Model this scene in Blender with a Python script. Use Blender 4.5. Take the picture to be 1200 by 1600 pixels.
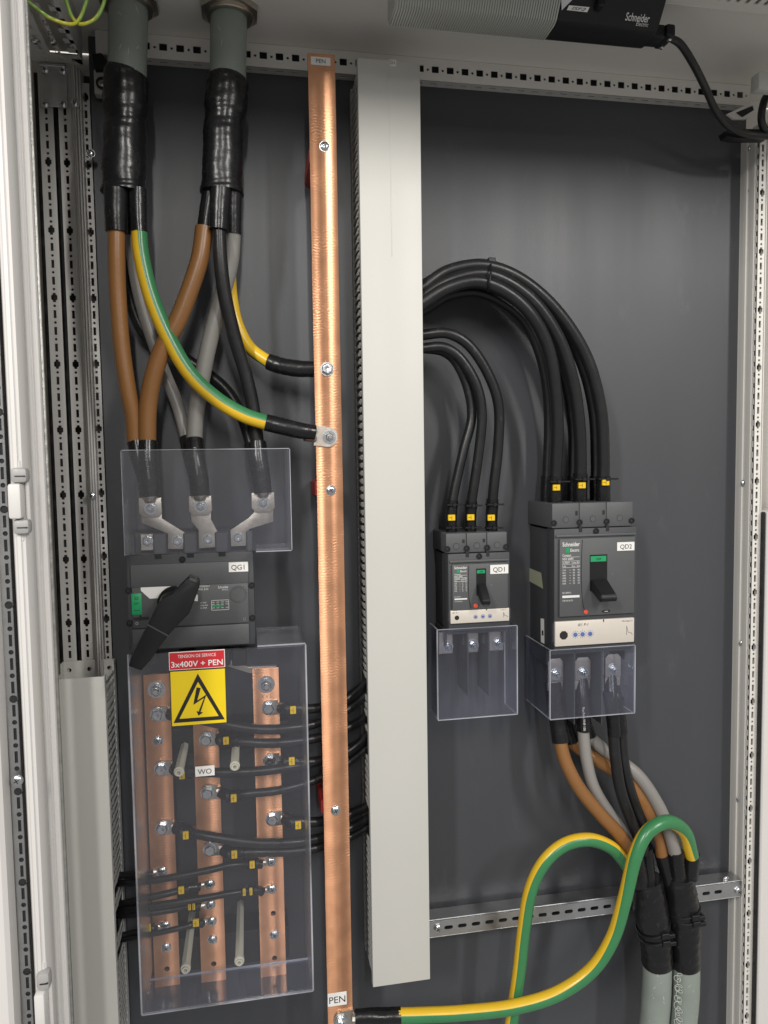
import bpy, bmesh, math, random
from mathutils import Vector, Matrix
random.seed(4)
PI = math.pi
for o in list(bpy.data.objects): bpy.data.objects.remove(o)
SC = bpy.context.scene
COL = SC.collection

# ------------------------------------------------------------------ camera
F, D, ZC = 1150.0, 1.22, 1.45           # focal length (px of a 1200x1600 frame), distance to the plate, eye height
RX = Vector((0.98362114, -0.02664804, 0.17826757))     # world X (right) in camera right/down/forward
RY = Vector((-0.17962775, -0.06292297, 0.98172021))    # world Y (into the cabinet)
RZ = Vector((-0.0149438, -0.99766256, -0.06667909))    # world Z (up)
CAM = Vector((0, -D, ZC))
cd = bpy.data.cameras.new('camera'); cam = bpy.data.objects.new('camera', cd); COL.objects.link(cam)
right = Vector((RX[0], RY[0], RZ[0])); down = Vector((RX[1], RY[1], RZ[1])); fwd = Vector((RX[2], RY[2], RZ[2]))
M = Matrix.Identity(4)
for i in range(3):
    M[i][0] = right[i]; M[i][1] = -down[i]; M[i][2] = -fwd[i]; M[i][3] = CAM[i]
cam.matrix_world = M
cd.sensor_fit = 'VERTICAL'; cd.sensor_height = 36; cd.lens = F * 36 / 1600
cd.clip_start = 0.02; cd.clip_end = 60
SC.camera = cam
# ------------------------------------------------------------------ light
W = bpy.data.worlds.new('World'); SC.world = W; W.use_nodes = True
bg = W.node_tree.nodes['Background']; bg.inputs[0].default_value = (1.0, 0.98, 0.96, 1); bg.inputs[1].default_value = 0.34
def area(name, loc, target, sx, sy, power, col):
    l = bpy.data.lights.new(name, 'AREA'); l.shape = 'RECTANGLE'; l.size = sx; l.size_y = sy; l.energy = power; l.color = col
    o = bpy.data.objects.new(name, l); COL.objects.link(o); o.location = loc
    o.rotation_euler = (Vector(target) - Vector(loc)).to_track_quat('-Z', 'Y').to_euler()
area('ceiling_light', (-2.0, -3.3, 3.35), (0.2, 0, 1.2), 0.25, 1.3, 94, (1, 0.965, 0.92))
area('ceiling_light', (2.2, -3.5, 3.35), (0.4, 0, 1.2), 0.25, 1.3, 80, (1, 0.965, 0.92))
area('ceiling_light', (0.05, -4.4, 3.3), (0.1, 0, 1.2), 0.12, 1.6, 60, (1, 0.965, 0.92))
SC.view_settings.view_transform = 'Standard'; SC.view_settings.look = 'None'
SC.view_settings.exposure = 0.0; SC.view_settings.gamma = 1.0
SC.cycles.max_bounces = 10; SC.cycles.transparent_max_bounces = 24
SC.cycles.caustics_reflective = False; SC.cycles.caustics_refractive = False

# ------------------------------------------------------------------ projection helpers (measure the place from the photograph)
def ray(px, py):
    r = Vector((px - 600, py - 800, F))
    return Vector((RX.dot(r), RY.dot(r), RZ.dot(r)))
def P(px, py, d=0.0):
    w = ray(px, py); return CAM + w * ((D - d) / w.y)
def PZ(px, py, z):
    w = ray(px, py); return CAM + w * ((z - ZC) / w.z)
def PX(px, py, x):
    w = ray(px, py); return CAM + w * (x / w.x)
def PN(px, py, o, n):
    w = ray(px, py); return CAM + w * ((o - CAM).dot(n) / w.dot(n))
def rc(x0, y0, x1, y1, d):
    a = P(x0, y0, d); b = P(x1, y1, d); return a.x, b.x, b.z, a.z     # X0 X1 Z0 Z1

# ------------------------------------------------------------------ materials
MATS = {}
def mat(name, col, rough=0.5, metal=0.0, var=0.06, scale=30, bump=0.0, bscale=400, coat=0.0, rvar=0.1, spec=0.5, dust=0.0, dscale=(90, 90, 90)):
    m = bpy.data.materials.new(name); m.use_nodes = True; nt = m.node_tree; N = nt.nodes; L = nt.links
    b = N['Principled BSDF']
    b.inputs['Metallic'].default_value = metal; b.inputs['Specular IOR Level'].default_value = spec
    if coat: b.inputs['Coat Weight'].default_value = coat; b.inputs['Coat Roughness'].default_value = 0.15
    tc = N.new('ShaderNodeTexCoord')
    nz = N.new('ShaderNodeTexNoise'); nz.inputs['Scale'].default_value = scale; nz.inputs['Detail'].default_value = 5
    L.new(tc.outputs['Object'], nz.inputs['Vector'])
    cr = N.new('ShaderNodeMix'); cr.data_type = 'RGBA'
    cr.inputs[6].default_value = (*[c * (1 - var) for c in col], 1); cr.inputs[7].default_value = (*[min(1, c * (1 + var)) for c in col], 1)
    L.new(nz.outputs['Fac'], cr.inputs[0]); L.new(cr.outputs[2], b.inputs['Base Color'])
    if dust:
        mp = N.new('ShaderNodeMapping'); mp.inputs['Scale'].default_value = dscale; L.new(tc.outputs['Object'], mp.inputs['Vector'])
        dn = N.new('ShaderNodeTexNoise'); dn.inputs['Scale'].default_value = 1; dn.inputs['Detail'].default_value = 6; dn.inputs['Roughness'].default_value = 0.7; L.new(mp.outputs[0], dn.inputs['Vector'])
        dr = N.new('ShaderNodeMapRange'); dr.inputs[1].default_value = 0.60; dr.inputs[2].default_value = 0.78; dr.inputs[4].default_value = dust; L.new(dn.outputs['Fac'], dr.inputs[0])
        dm = N.new('ShaderNodeMix'); dm.data_type = 'RGBA'; dm.inputs[7].default_value = (0.42, 0.41, 0.39, 1)
        L.new(dr.outputs[0], dm.inputs[0]); L.new(cr.outputs[2], dm.inputs[6]); L.new(dm.outputs[2], b.inputs['Base Color'])
    mr = N.new('ShaderNodeMapRange'); mr.inputs[3].default_value = max(0.03, rough - rvar); mr.inputs[4].default_value = min(1, rough + rvar)
    L.new(nz.outputs['Fac'], mr.inputs[0]); L.new(mr.outputs[0], b.inputs['Roughness'])
    if bump:
        n2 = N.new('ShaderNodeTexNoise'); n2.inputs['Scale'].default_value = bscale; n2.inputs['Detail'].default_value = 2
        L.new(tc.outputs['Object'], n2.inputs['Vector'])
        bp = N.new('ShaderNodeBump'); bp.inputs['Strength'].default_value = bump; bp.inputs['Distance'].default_value = 0.001
        L.new(n2.outputs['Fac'], bp.inputs['Height']); L.new(bp.outputs[0], b.inputs['Normal'])
    MATS[name] = m; return m

def plate_paint():
    m = mat('dark_plate_paint', (0.057, 0.0605, 0.068), 0.42, 0, 0.09, 3, 0.2, 900, rvar=0.06, dust=0.07, dscale=(22, 22, 9))
    nt = m.node_tree; N = nt.nodes; L = nt.links; b = N['Principled BSDF']
    # faint vertical wipe streaks and scuffs, as on the handled plate
    tc = N.new('ShaderNodeTexCoord'); mp = N.new('ShaderNodeMapping'); mp.inputs['Scale'].default_value = (14, 1, 0.8)
    L.new(tc.outputs['Object'], mp.inputs['Vector'])
    st = N.new('ShaderNodeTexNoise'); st.inputs['Scale'].default_value = 1.0; st.inputs['Detail'].default_value = 6
    L.new(mp.outputs[0], st.inputs['Vector'])
    mr = N.new('ShaderNodeMapRange'); mr.inputs[1].default_value = 0.3; mr.inputs[2].default_value = 0.75; mr.inputs[3].default_value = 0.36; mr.inputs[4].default_value = 0.46
    L.new(st.outputs['Fac'], mr.inputs[0]); L.new(mr.outputs[0], b.inputs['Roughness'])
    return m
def copper():
    m = mat('milled_copper', (0.68, 0.35, 0.20), 0.33, 1.0, 0.24, 32, rvar=0.06)
    nt = m.node_tree; N = nt.nodes; L = nt.links; b = N['Principled BSDF']
    tc = N.new('ShaderNodeTexCoord')
    wv = N.new('ShaderNodeTexWave'); wv.wave_type = 'BANDS'; wv.bands_direction = 'Z'; wv.inputs['Scale'].default_value = 74
    wv.inputs['Distortion'].default_value = 3.5; wv.inputs['Detail'].default_value = 1; wv.inputs['Detail Scale'].default_value = 1.2
    L.new(tc.outputs['Object'], wv.inputs['Vector'])
    mp = N.new('ShaderNodeMapping'); mp.inputs['Scale'].default_value = (38, 38, 0.5)
    L.new(tc.outputs['Object'], mp.inputs['Vector'])
    nz = N.new('ShaderNodeTexNoise'); nz.inputs['Scale'].default_value = 1.0; nz.inputs['Detail'].default_value = 0.3
    L.new(mp.outputs[0], nz.inputs['Vector'])
    b1 = N.new('ShaderNodeBump'); b1.inputs['Strength'].default_value = 0.40; b1.inputs['Distance'].default_value = 0.00042
    b2 = N.new('ShaderNodeBump'); b2.inputs['Strength'].default_value = 0.8; b2.inputs['Distance'].default_value = 0.004
    pn = N.new('ShaderNodeTexNoise'); pn.inputs['Scale'].default_value = 16; pn.inputs['Detail'].default_value = 2; L.new(tc.outputs['Object'], pn.inputs['Vector'])
    pr = N.new('ShaderNodeMapRange'); pr.inputs[1].default_value = 0.35; pr.inputs[2].default_value = 0.7; pr.inputs[3].default_value = 0.02; pr.inputs[4].default_value = 0.27; L.new(pn.outputs['Fac'], pr.inputs[0]); L.new(pr.outputs[0], b1.inputs['Strength'])
    L.new(wv.outputs['Fac'], b1.inputs['Height']); L.new(nz.outputs['Fac'], b2.inputs['Height']); L.new(b1.outputs[0], b2.inputs['Normal'])
    L.new(b2.outputs[0], b.inputs['Normal'])
    b.inputs['Anisotropic'].default_value = 1.0; b.inputs['Anisotropic Rotation'].default_value = 0.25
    tg = N.new('ShaderNodeTangent'); tg.direction_type = 'RADIAL'; tg.axis = 'Z'
    L.new(tg.outputs[0], b.inputs['Tangent'])
    return m
def clear(name, tint, haze, rough=0.04, hc=(0.50, 0.54, 0.80)):
    m = bpy.data.materials.new(name); m.use_nodes = True; nt = m.node_tree; N = nt.nodes; L = nt.links
    N.remove(N['Principled BSDF']); out = N['Material Output']
    tr = N.new('ShaderNodeBsdfTransparent'); tr.inputs[0].default_value = (*tint, 1)
    df = N.new('ShaderNodeBsdfDiffuse'); df.inputs[0].default_value = (*hc, 1)
    gl = N.new('ShaderNodeBsdfGlossy'); gl.inputs['Roughness'].default_value = rough
    lw = N.new('ShaderNodeLayerWeight'); pw = N.new('ShaderNodeMath'); pw.operation = 'POWER'; pw.inputs[1].default_value = 5
    fr = N.new('ShaderNodeMapRange'); fr.inputs[3].default_value = 0.07; fr.inputs[4].default_value = 0.9
    L.new(lw.outputs['Facing'], pw.inputs[0]); L.new(pw.outputs[0], fr.inputs[0])
    tc = N.new('ShaderNodeTexCoord'); nz = N.new('ShaderNodeTexNoise'); nz.inputs['Scale'].default_value = 7; nz.inputs['Detail'].default_value = 4
    L.new(tc.outputs['Object'], nz.inputs['Vector'])
    mr = N.new('ShaderNodeMapRange'); mr.inputs[1].default_value = 0.3; mr.inputs[2].default_value = 0.7; mr.inputs[3].default_value = haze * 0.2; mr.inputs[4].default_value = haze * 1.9  # patchy bluish haze paints soft room reflections into the clear sheet
    L.new(nz.outputs['Fac'], mr.inputs[0])
    m1 = N.new('ShaderNodeMixShader'); m2 = N.new('ShaderNodeMixShader')
    L.new(mr.outputs[0], m1.inputs[0]); L.new(tr.outputs[0], m1.inputs[1]); L.new(df.outputs[0], m1.inputs[2])
    L.new(fr.outputs[0], m2.inputs[0]); L.new(m1.outputs[0], m2.inputs[1]); L.new(gl.outputs[0], m2.inputs[2])
    L.new(m2.outputs[0], out.inputs[0]); MATS[name] = m; return m

PLATE = plate_paint(); COPPER = copper()
STEEL = mat('light_grey_enamel', (0.72, 0.70, 0.66), 0.42, 0, 0.03, 12, 0.05, 700)
FRAME = mat('white_enamel', (0.66, 0.645, 0.625), 0.4, 0, 0.02, 12, 0.04, 600)
GALV = mat('galvanised_steel', (0.56, 0.57, 0.58), 0.36, 1, 0.12, 60, 0.1, 300)
POST = mat('post_sheet_steel', (0.53, 0.52, 0.50), 0.45, 0, 0.05, 30, 0.05, 500)
ZINC = mat('zinc_plated', (0.62, 0.64, 0.66), 0.24, 1, 0.1, 200, rvar=0.08)
TIN = mat('tinned_copper', (0.54, 0.50, 0.45), 0.36, 1, 0.12, 120, 0.15, 500)
HINGE = mat('hinge_grey', (0.36, 0.355, 0.35), 0.42, 0, 0.06, 40, 0.08, 400)
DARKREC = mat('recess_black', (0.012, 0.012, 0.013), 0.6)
DUCT = mat('duct_plastic', (0.57, 0.565, 0.53), 0.42, 0, 0.03, 6, 0.08, 300, dust=0.10, dscale=(30, 30, 14))
CASE = mat('charcoal_plastic', (0.050, 0.053, 0.058), 0.48, 0, 0.06, 60, 0.25, 1500)
CASE2 = mat('grey_plastic', (0.085, 0.088, 0.092), 0.48, 0, 0.05, 60, 0.25, 1500)
BLK = mat('black_plastic', (0.010, 0.010, 0.011), 0.42, 0, 0.1, 60, 0.15, 900, spec=0.35)
RUB = mat('black_cable_jacket', (0.013, 0.013, 0.014), 0.34, 0, 0.2, 40, 0.15, 250, spec=0.4, dust=0.10, dscale=(120, 120, 60))
SHR = mat('heat_shrink', (0.010, 0.010, 0.011), 0.27, 0, 0.2, 30, 0.45, 90, spec=0.4, dust=0.09, dscale=(120, 120, 80))
BROWN = mat('brown_core', (0.235, 0.108, 0.034), 0.36, 0, 0.08, 20, 0.2, 160, dust=0.12, dscale=(110, 110, 45))
GREYC = mat('grey_core', (0.24, 0.23, 0.215), 0.38, 0, 0.08, 20, 0.2, 160, dust=0.12, dscale=(110, 110, 45))
GREEN = mat('green_stripe', (0.042, 0.205, 0.078), 0.3, 0, 0.1, 30, 0.15, 160, dust=0.10, dscale=(110, 110, 45))
YEL = mat('yellow_stripe', (0.74, 0.47, 0.025), 0.3, 0, 0.06, 30, 0.15, 160, dust=0.10, dscale=(110, 110, 45))
SHEATH = mat('grey_green_sheath', (0.245, 0.28, 0.25), 0.36, 0, 0.18, 25, 0.25, 120)
BRASS = mat('nickel_brass', (0.50, 0.46, 0.40), 0.32, 1, 0.1, 80)
WHITE = mat('white_label', (0.80, 0.79, 0.76), 0.4, 0, 0.02)
INK = mat('black_ink', (0.012, 0.012, 0.012), 0.5)
WINK = mat('white_print', (0.72, 0.72, 0.70), 0.5)
REDM = mat('sign_red', (0.56, 0.022, 0.03), 0.35, 0, 0.04)
YSIGN = mat('sign_yellow', (0.82, 0.60, 0.01), 0.35, 0, 0.03)
YMARK = mat('marker_yellow', (0.80, 0.52, 0.01), 0.4, 0, 0.08)
GRN = mat('indicator_green', (0.012, 0.30, 0.11), 0.4)
REDI = mat('red_insulator', (0.36, 0.02, 0.015), 0.4)
REDB = mat('red_button', (0.75, 0.09, 0.05), 0.35)
SILV = mat('trip_unit_beige', (0.66, 0.61, 0.54), 0.4, 0.15, 0.03)
BLUE = mat('dial_blue', (0.08, 0.14, 0.40), 0.4)
IVORY = mat('ivory_nylon', (0.60, 0.58, 0.47), 0.45, 0, 0.05)
TAPE = mat('masking_tape', (0.36, 0.37, 0.26), 0.6, 0, 0.06, 60)
CLEAR = clear('clear_acrylic', (0.978, 0.98, 0.99), 0.009)
SIDEC = clear('clear_side', (0.95, 0.96, 0.98), 0.01, 0.3)
TOPC = clear('clear_flap', (0.9, 0.91, 0.95), 0.09, 0.2, (0.66, 0.68, 0.74))
CLEARB = clear('bluish_polycarbonate', (0.93, 0.94, 0.98), 0.014)
EDGE = clear('acrylic_cut_edge', (0.85, 0.86, 0.90), 0.33, 0.12, (0.74, 0.76, 0.82))
SEAL = mat('foil_seal', (0.34, 0.34, 0.32), 0.35, 0.6, 0.4, 120, 0.6, 150)
DIFF = mat('ribbed_diffuser', (0.44, 0.45, 0.42), 0.22, 0, 0.05, 40)
GASK = mat('rubber_gasket', (0.012, 0.012, 0.012), 0.6)
EARTHW = mat('thin_wire_green', (0.16, 0.28, 0.04), 0.4)

# ------------------------------------------------------------------ mesh builder
def orth(t):
    t = t.normalized(); r = Vector((0, -1, 0))
    if abs(t.dot(r)) > 0.93: r = Vector((1, 0, 0))
    n = (r - t * r.dot(t)).normalized(); return n, n.cross(t)
class MB:
    def __init__(s): s.v = []; s.f = []; s.m = []
    def add(s, vs, fs, mi=0):
        k = len(s.v); s.v += [Vector(v) for v in vs]
        for f in fs: s.f.append([i + k for i in f]); s.m.append(mi)
        return s
    def frombm(s, bm, mi=0):
        bm.verts.index_update(); s.add([v.co.copy() for v in bm.verts], [[v.index for v in f.verts] for f in bm.faces], mi); bm.free(); return s
    def box(s, x0, x1, y0, y1, z0, z1, bev=0.0, mi=0, seg=1):
        bm = bmesh.new()
        vs = [bm.verts.new((x, y, z)) for x in (x0, x1) for y in (y0, y1) for z in (z0, z1)]
        for q in ((0, 1, 3, 2), (4, 6, 7, 5), (0, 4, 5, 1), (2, 3, 7, 6), (0, 2, 6, 4), (1, 5, 7, 3)): bm.faces.new([vs[i] for i in q])
        bmesh.ops.recalc_face_normals(bm, faces=bm.faces)
        if bev: bmesh.ops.bevel(bm, geom=list(bm.edges), offset=bev, segments=seg, affect='EDGES', profile=0.5)
        return s.frombm(bm, mi)
    def prism(s, poly, d0, d1, bev=0.0, mi=0):
        """poly: (x,z) outline; between depths d0 (rear) and d1 (front) before the plate"""
        bm = bmesh.new(); n = len(poly)
        a = [bm.verts.new((x, -d0, z)) for x, z in poly]; b = [bm.verts.new((x, -d1, z)) for x, z in poly]
        fb = bm.faces.new(b); bm.faces.new(a[::-1])
        for i in range(n): bm.faces.new((a[i], a[(i + 1) % n], b[(i + 1) % n], b[i]))
        bmesh.ops.recalc_face_normals(bm, faces=bm.faces)
        if bev: bmesh.ops.bevel(bm, geom=list(fb.edges), offset=bev, segments=2, affect='EDGES', profile=0.6)
        return s.frombm(bm, mi)
    def pprism(s, pts, d0, d1, bev=0.0, mi=0):
        return s.prism([(P(x, y, d1).x, P(x, y, d1).z) for x, y in pts], d0, d1, bev, mi)
    def cyl(s, p0, p1, r0, r1=None, n=16, mi=0):
        r1 = r0 if r1 is None else r1; p0 = Vector(p0); p1 = Vector(p1); a, b = orth(p1 - p0); vs = []
        for p, r in ((p0, r0), (p1, r1)):
            for k in range(n): t = 2 * PI * k / n + PI / n; vs.append(p + (a * math.cos(t) + b * math.sin(t)) * r)
        s.add(vs, [[k, (k + 1) % n, n + (k + 1) % n, n + k] for k in range(n)] + [list(range(n))[::-1], list(range(n, 2 * n))], mi); return s
    def lathe(s, base, axis, prof, n=20, mi=0):
        base = Vector(base); axis = Vector(axis).normalized(); a, b = orth(axis); vs = []; fs = []
        for h, r in prof:
            for k in range(n): t = 2 * PI * k / n + PI / n; vs.append(base + axis * h + (a * math.cos(t) + b * math.sin(t)) * r)
        for j in range(len(prof) - 1):
            for k in range(n): fs.append([j * n + k, j * n + (k + 1) % n, (j + 1) * n + (k + 1) % n, (j + 1) * n + k])
        fs.append(list(range(n))[::-1]); fs.append([(len(prof) - 1) * n + k for k in range(n)])
        s.add(vs, fs, mi); return s
    def tube(s, pts, rad, n=16, per=8, mi=0, stripe=None, wob=0.0, sq=None):
        P_, R_ = spline(pts, rad, per); fr = None; k0 = len(s.v); m = len(P_); ph0 = random.random() * 9
        for i in range(m):
            t = (P_[min(i + 1, m - 1)] - P_[max(i - 1, 0)]).normalized()
            if fr is None or stripe is not None: nn, bb = orth(t)
            else: nn = (fr - t * fr.dot(t)).normalized(); bb = nn.cross(t)
            fr = nn; ph = 0
            if stripe is not None: q = i / (m - 1) * (len(stripe) - 1); j = min(int(q), len(stripe) - 2); ph = stripe[j] + (stripe[j + 1] - stripe[j]) * (q - j)
            for k in range(n):
                th = 2 * PI * k / n + ph
                r = R_[i] * (1 + wob * (math.sin(3 * th + i * 0.9 + ph0) * math.sin(i * 0.7 + ph0) + 0.6 * math.sin(2 * th - i * 0.5)))
                s.v.append(P_[i] + (nn * math.cos(th) + bb * math.sin(th)) * r)
        for i in range(m - 1):
            for k in range(n):
                s.f.append([k0 + i * n + k, k0 + i * n + (k + 1) % n, k0 + (i + 1) * n + (k + 1) % n, k0 + (i + 1) * n + k])
                s.m.append(mi if stripe is None else (0 if k < n // 2 else 1))
        s.f.append([k0 + k for k in range(n)][::-1]); s.m.append(mi); s.f.append([k0 + (m - 1) * n + k for k in range(n)]); s.m.append(mi)
        return s
    def perf(s, o, u, v, outline, holes, th, mi=0):
        """sheet with real holes; th = thickness vector pointing away from the seen face"""
        o = Vector(o); u = Vector(u); v = Vector(v); th = Vector(th)
        xs = [p[0] for p in outline]; ys = [p[1] for p in outline]; ax = 0 if max(xs) - min(xs) > max(ys) - min(ys) else 1
        def flat(cell, hs):
            bm = bmesh.new()
            for lp in [cell] + hs:
                vs = [bm.verts.new((a, b, 0)) for a, b in lp]
                for i in range(len(vs)): bm.edges.new((vs[i], vs[(i + 1) % len(vs)]))
            bmesh.ops.triangle_fill(bm, use_beauty=True, use_dissolve=False, edges=bm.edges[:])
            bm.verts.index_update(); k = len(s.v); nv = len(bm.verts); co = [w.co.copy() for w in bm.verts]
            s.v += [o + u * c.x + v * c.y for c in co]; s.v += [o + u * c.x + v * c.y + th for c in co]
            for f in bm.faces:
                q = [w.index + k for w in f.verts]; s.f.append(q); s.m.append(mi); s.f.append([i + nv for i in q][::-1]); s.m.append(mi)
            bm.free()
        if len(outline) == 4 and len(holes) > 4:     # long strips are filled cell by cell
            lo, hi = min(outline[0][ax], outline[2][ax]), max(outline[0][ax], outline[2][ax]); w0 = min(p[1 - ax] for p in outline); w1 = max(p[1 - ax] for p in outline)
            hh = sorted([(min(p[ax] for p in h), max(p[ax] for p in h), h) for h in holes], key=lambda q: q[0]); cells = []; cur = []; end = None; a0 = lo
            for m0, m1, h in hh:
                if cur and m0 > end + 1e-5:
                    c = (end + m0) / 2; cells.append((a0, c, cur)); a0 = c; cur = []
                cur.append(h); end = m1 if len(cur) == 1 else max(end, m1)
            cells.append((a0, hi, cur))
            for a, b, hs in cells:
                q = [(a, w0), (b, w0), (b, w1), (a, w1)] if ax == 0 else [(w0, a), (w1, a), (w1, b), (w0, b)]
                flat(q, hs)
        else: flat(outline, holes)
        for lp in [outline] + holes:
            k = len(s.v); n = len(lp); s.v += [o + u * a + v * b for a, b in lp]; s.v += [o + u * a + v * b + th for a, b in lp]
            for i in range(n): j = (i + 1) % n; s.f.append([k + i, k + j, k + n + j, k + n + i]); s.m.append(mi)
        return s
    def text(s, body, o, u, v, size, align='LEFT', mi=0, shear=0.0, width=None, bold=0.0, lift=0.0003):
        c = bpy.data.curves.new('t', 'FONT'); c.body = body; c.size = size; c.align_x = align; c.shear = shear; c.offset = bold * size; c.resolution_u = 3
        ob = bpy.data.objects.new('t', c); me = ob.to_mesh(); u = Vector(u); v = Vector(v); n = u.cross(v); sx = 1.0
        if width and len(me.vertices):
            w = max(p.co.x for p in me.vertices) - min(p.co.x for p in me.vertices); sx = width / max(w, 1e-6)
        vs = [Vector(o) + u * p.co.x * sx + v * p.co.y + n * lift for p in me.vertices]
        s.add(vs, [list(p.vertices) for p in me.polygons], mi)
        ob.to_mesh_clear(); bpy.data.objects.remove(ob); bpy.data.curves.remove(c); return s
    def mesh(s, name, mats, origin=(0, 0, 0), ang=29):
        me = bpy.data.meshes.new(name); o = Vector(origin)
        me.from_pydata([v - o for v in s.v], [], s.f); me.polygons.foreach_set('material_index', s.m)
        for m in (mats if isinstance(mats, (list, tuple)) else [mats]): me.materials.append(m)
        bm = bmesh.new(); bm.from_mesh(me); bmesh.ops.recalc_face_normals(bm, faces=bm.faces); bm.to_mesh(me); bm.free()
        me.shade_smooth(); me.set_sharp_from_angle(angle=math.radians(ang)); me.update(); return me
def spline(pts, rad, per):
    pts = [Vector(p) for p in pts]; n = len(pts)
    rad = [rad] * n if not isinstance(rad, (list, tuple)) else list(rad)
    if n == 2: per = max(per, 2)
    op, orr = [], []
    for i in range(n - 1):
        p0 = pts[max(i - 1, 0)]; p1 = pts[i]; p2 = pts[i + 1]; p3 = pts[min(i + 2, n - 1)]
        if i == 0: p0 = p1 * 2 - p2
        if i == n - 2: p3 = p2 * 2 - p1
        for k in range(per):
            t = k / per
            op.append(0.5 * ((2 * p1) + (p2 - p0) * t + (2 * p0 - 5 * p1 + 4 * p2 - p3) * t * t + (3 * p1 - p0 - 3 * p2 + p3) * t ** 3))
            tt = t * t * (3 - 2 * t); orr.append(rad[i] + (rad[i + 1] - rad[i]) * tt)
    op.append(pts[-1]); orr.append(rad[-1]); return op, orr
U, V_, NB = Vector((1, 0, 0)), Vector((0, 0, 1)), Vector((0, 1, 0))
def circ(cx, cy, r, n=12): return [(cx + r * math.cos(2 * PI * k / n), cy + r * math.sin(2 * PI * k / n)) for k in range(n)]
def slot(cx, cy, w, h): return [(cx - w / 2, cy - h / 2), (cx + w / 2, cy - h / 2), (cx + w / 2, cy + h / 2), (cx - w / 2, cy + h / 2)]
def oblong(cx, cy, w, h):
    r = h / 2; a = w / 2 - r
    return [(cx + a + r * math.cos(t), cy + r * math.sin(t)) for t in [(-0.5 + k / 6) * PI for k in range(7)]] + \
           [(cx - a + r * math.cos(t), cy + r * math.sin(t)) for t in [(0.5 + k / 6) * PI for k in range(7)]]
def cross(cx, cy): return [(cx + a * 0.001, cy + b * 0.001) for a, b in ((-2.2, -7), (2.2, -7), (2.2, -4.5), (4.6, -3), (4.6, 3), (2.2, 4.5), (2.2, 7), (-2.2, 7), (-2.2, 4.5), (-4.6, 3), (-4.6, -3), (-2.2, -4.5))]

# ------------------------------------------------------------------ things and parts
class Thing:
    def __init__(s, name, label, cat, loc, group=None):
        s.loc = Vector(loc); o = bpy.data.objects.new(name, None); COL.objects.link(o); o.location = s.loc; o.empty_display_size = 0.02
        o['label'] = label; o['category'] = cat
        if group: o['group'] = group
        s.o = o
    def part(s, name, mb, mats, parent=None, label=None, ang=29):
        o = bpy.data.objects.new(name, mb.mesh(name, mats, s.loc, ang)); COL.objects.link(o); o.parent = parent or s.o
        if label: o['label'] = label
        return o
    def put(s, name, me, at, parent=None, rot=None, label=None):
        o = bpy.data.objects.new(name, me); COL.objects.link(o); o.parent = parent or s.o; o.location = Vector(at) - s.loc
        if rot: o.rotation_euler = rot
        if label: o['label'] = label
        return o
def solo(name, mb, mats, label, cat, loc, group=None, ang=29):
    o = bpy.data.objects.new(name, mb.mesh(name, mats, loc, ang)); COL.objects.link(o); o.location = loc
    o['label'] = label; o['category'] = cat
    if group: o['group'] = group
    return o
def nameplate(t, parent, text, x0, y0, x1, y1, d, label=None, th=0.0015):
    X0, X1, Z0, Z1 = rc(x0, y0, x1, y1, d + th); m = MB().box(X0, X1, -d - th, -d, Z0, Z1, 0.0004)
    h = Z1 - Z0
    m.text(text, ((X0 + X1) / 2, -d - th, Z0 + h * 0.24), U, V_, h * 0.72, 'CENTER', 1)
    return t.part('name_plate', m, [WHITE, INK], parent, label or 'white name plate reading ' + text)

# hardware meshes, axis towards the door (-Y), seat at y = 0
FR = Vector((0, -1, 0))
def hw(kind, k=1.0):
    m = MB()
    if kind == 'hex':
        m.lathe((0, 0, 0), FR, [(0, .0105 * k), (.0018 * k, .0105 * k), (.0018 * k, .004 * k)], 24)
        m.lathe((0, -.0018 * k, 0), FR, [(0, .0088 * k), (.0052 * k, .0088 * k), (.0064 * k, .0074 * k), (.0066 * k, .003 * k), (.0060 * k, .0012 * k)], 6)
    elif kind == 'nut':
        m.lathe((0, 0, 0), FR, [(0, .0135 * k), (.0018 * k, .0135 * k), (.0018 * k, .004 * k)], 28)
        m.lathe((0, -.0018 * k, 0), FR, [(0, .0100 * k), (.0020 * k, .0100 * k), (.002 * k, .005 * k)], 24)
        m.lathe((0, -.0036 * k, 0), FR, [(0, .0086 * k), (.0058 * k, .0086 * k), (.0070 * k, .0072 * k), (.007 * k, .0045 * k)], 6)
        m.lathe((0, -.0100 * k, 0), FR, [(0, .0046 * k), (.006 * k, .0046 * k), (.0072 * k, .0038 * k), (.0072 * k, .0008 * k)], 16)
    elif kind == 'pan':
        m.lathe((0, 0, 0), FR, [(0, .0078 * k), (.0010 * k, .0078 * k), (.0010 * k, .0068 * k), (.0030 * k, .0064 * k), (.0043 * k, .0046 * k), (.0047 * k, .002 * k), (.0047 * k, .0004 * k)], 22)
        for a in (0.5, 0.5 + PI / 2):
            c, q = math.cos(a), math.sin(a); w = .0006 * k; l = .0036 * k; y = -.0049 * k
            m.add([(c * l - q * w, y, q * l + c * w), (-c * l - q * w, y, -q * l + c * w), (-c * l + q * w, y, -q * l - c * w), (c * l + q * w, y, q * l - c * w)], [[0, 1, 2, 3]], 1)
    elif kind == 'socket':
        m.lathe((0, 0, 0), FR, [(0, .0052 * k), (.002 * k, .0052 * k), (.002 * k, .0032 * k), (.0004 * k, .0028 * k)], 16)
        m.lathe((0, -.0002 * k, 0), FR, [(0, .0030 * k), (.0006 * k, .003 * k), (.0008 * k, .0004)], 6, 1)
    return m.mesh(kind + '_fastener', [ZINC, DARKREC], ang=38)
HEX, NUT, PAN, SOCK = hw('hex'), hw('nut'), hw('pan'), hw('socket')
PANS, HEXS, NUTS = hw('pan', 0.8), hw('hex', 0.8), hw('nut', 0.72)
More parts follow.
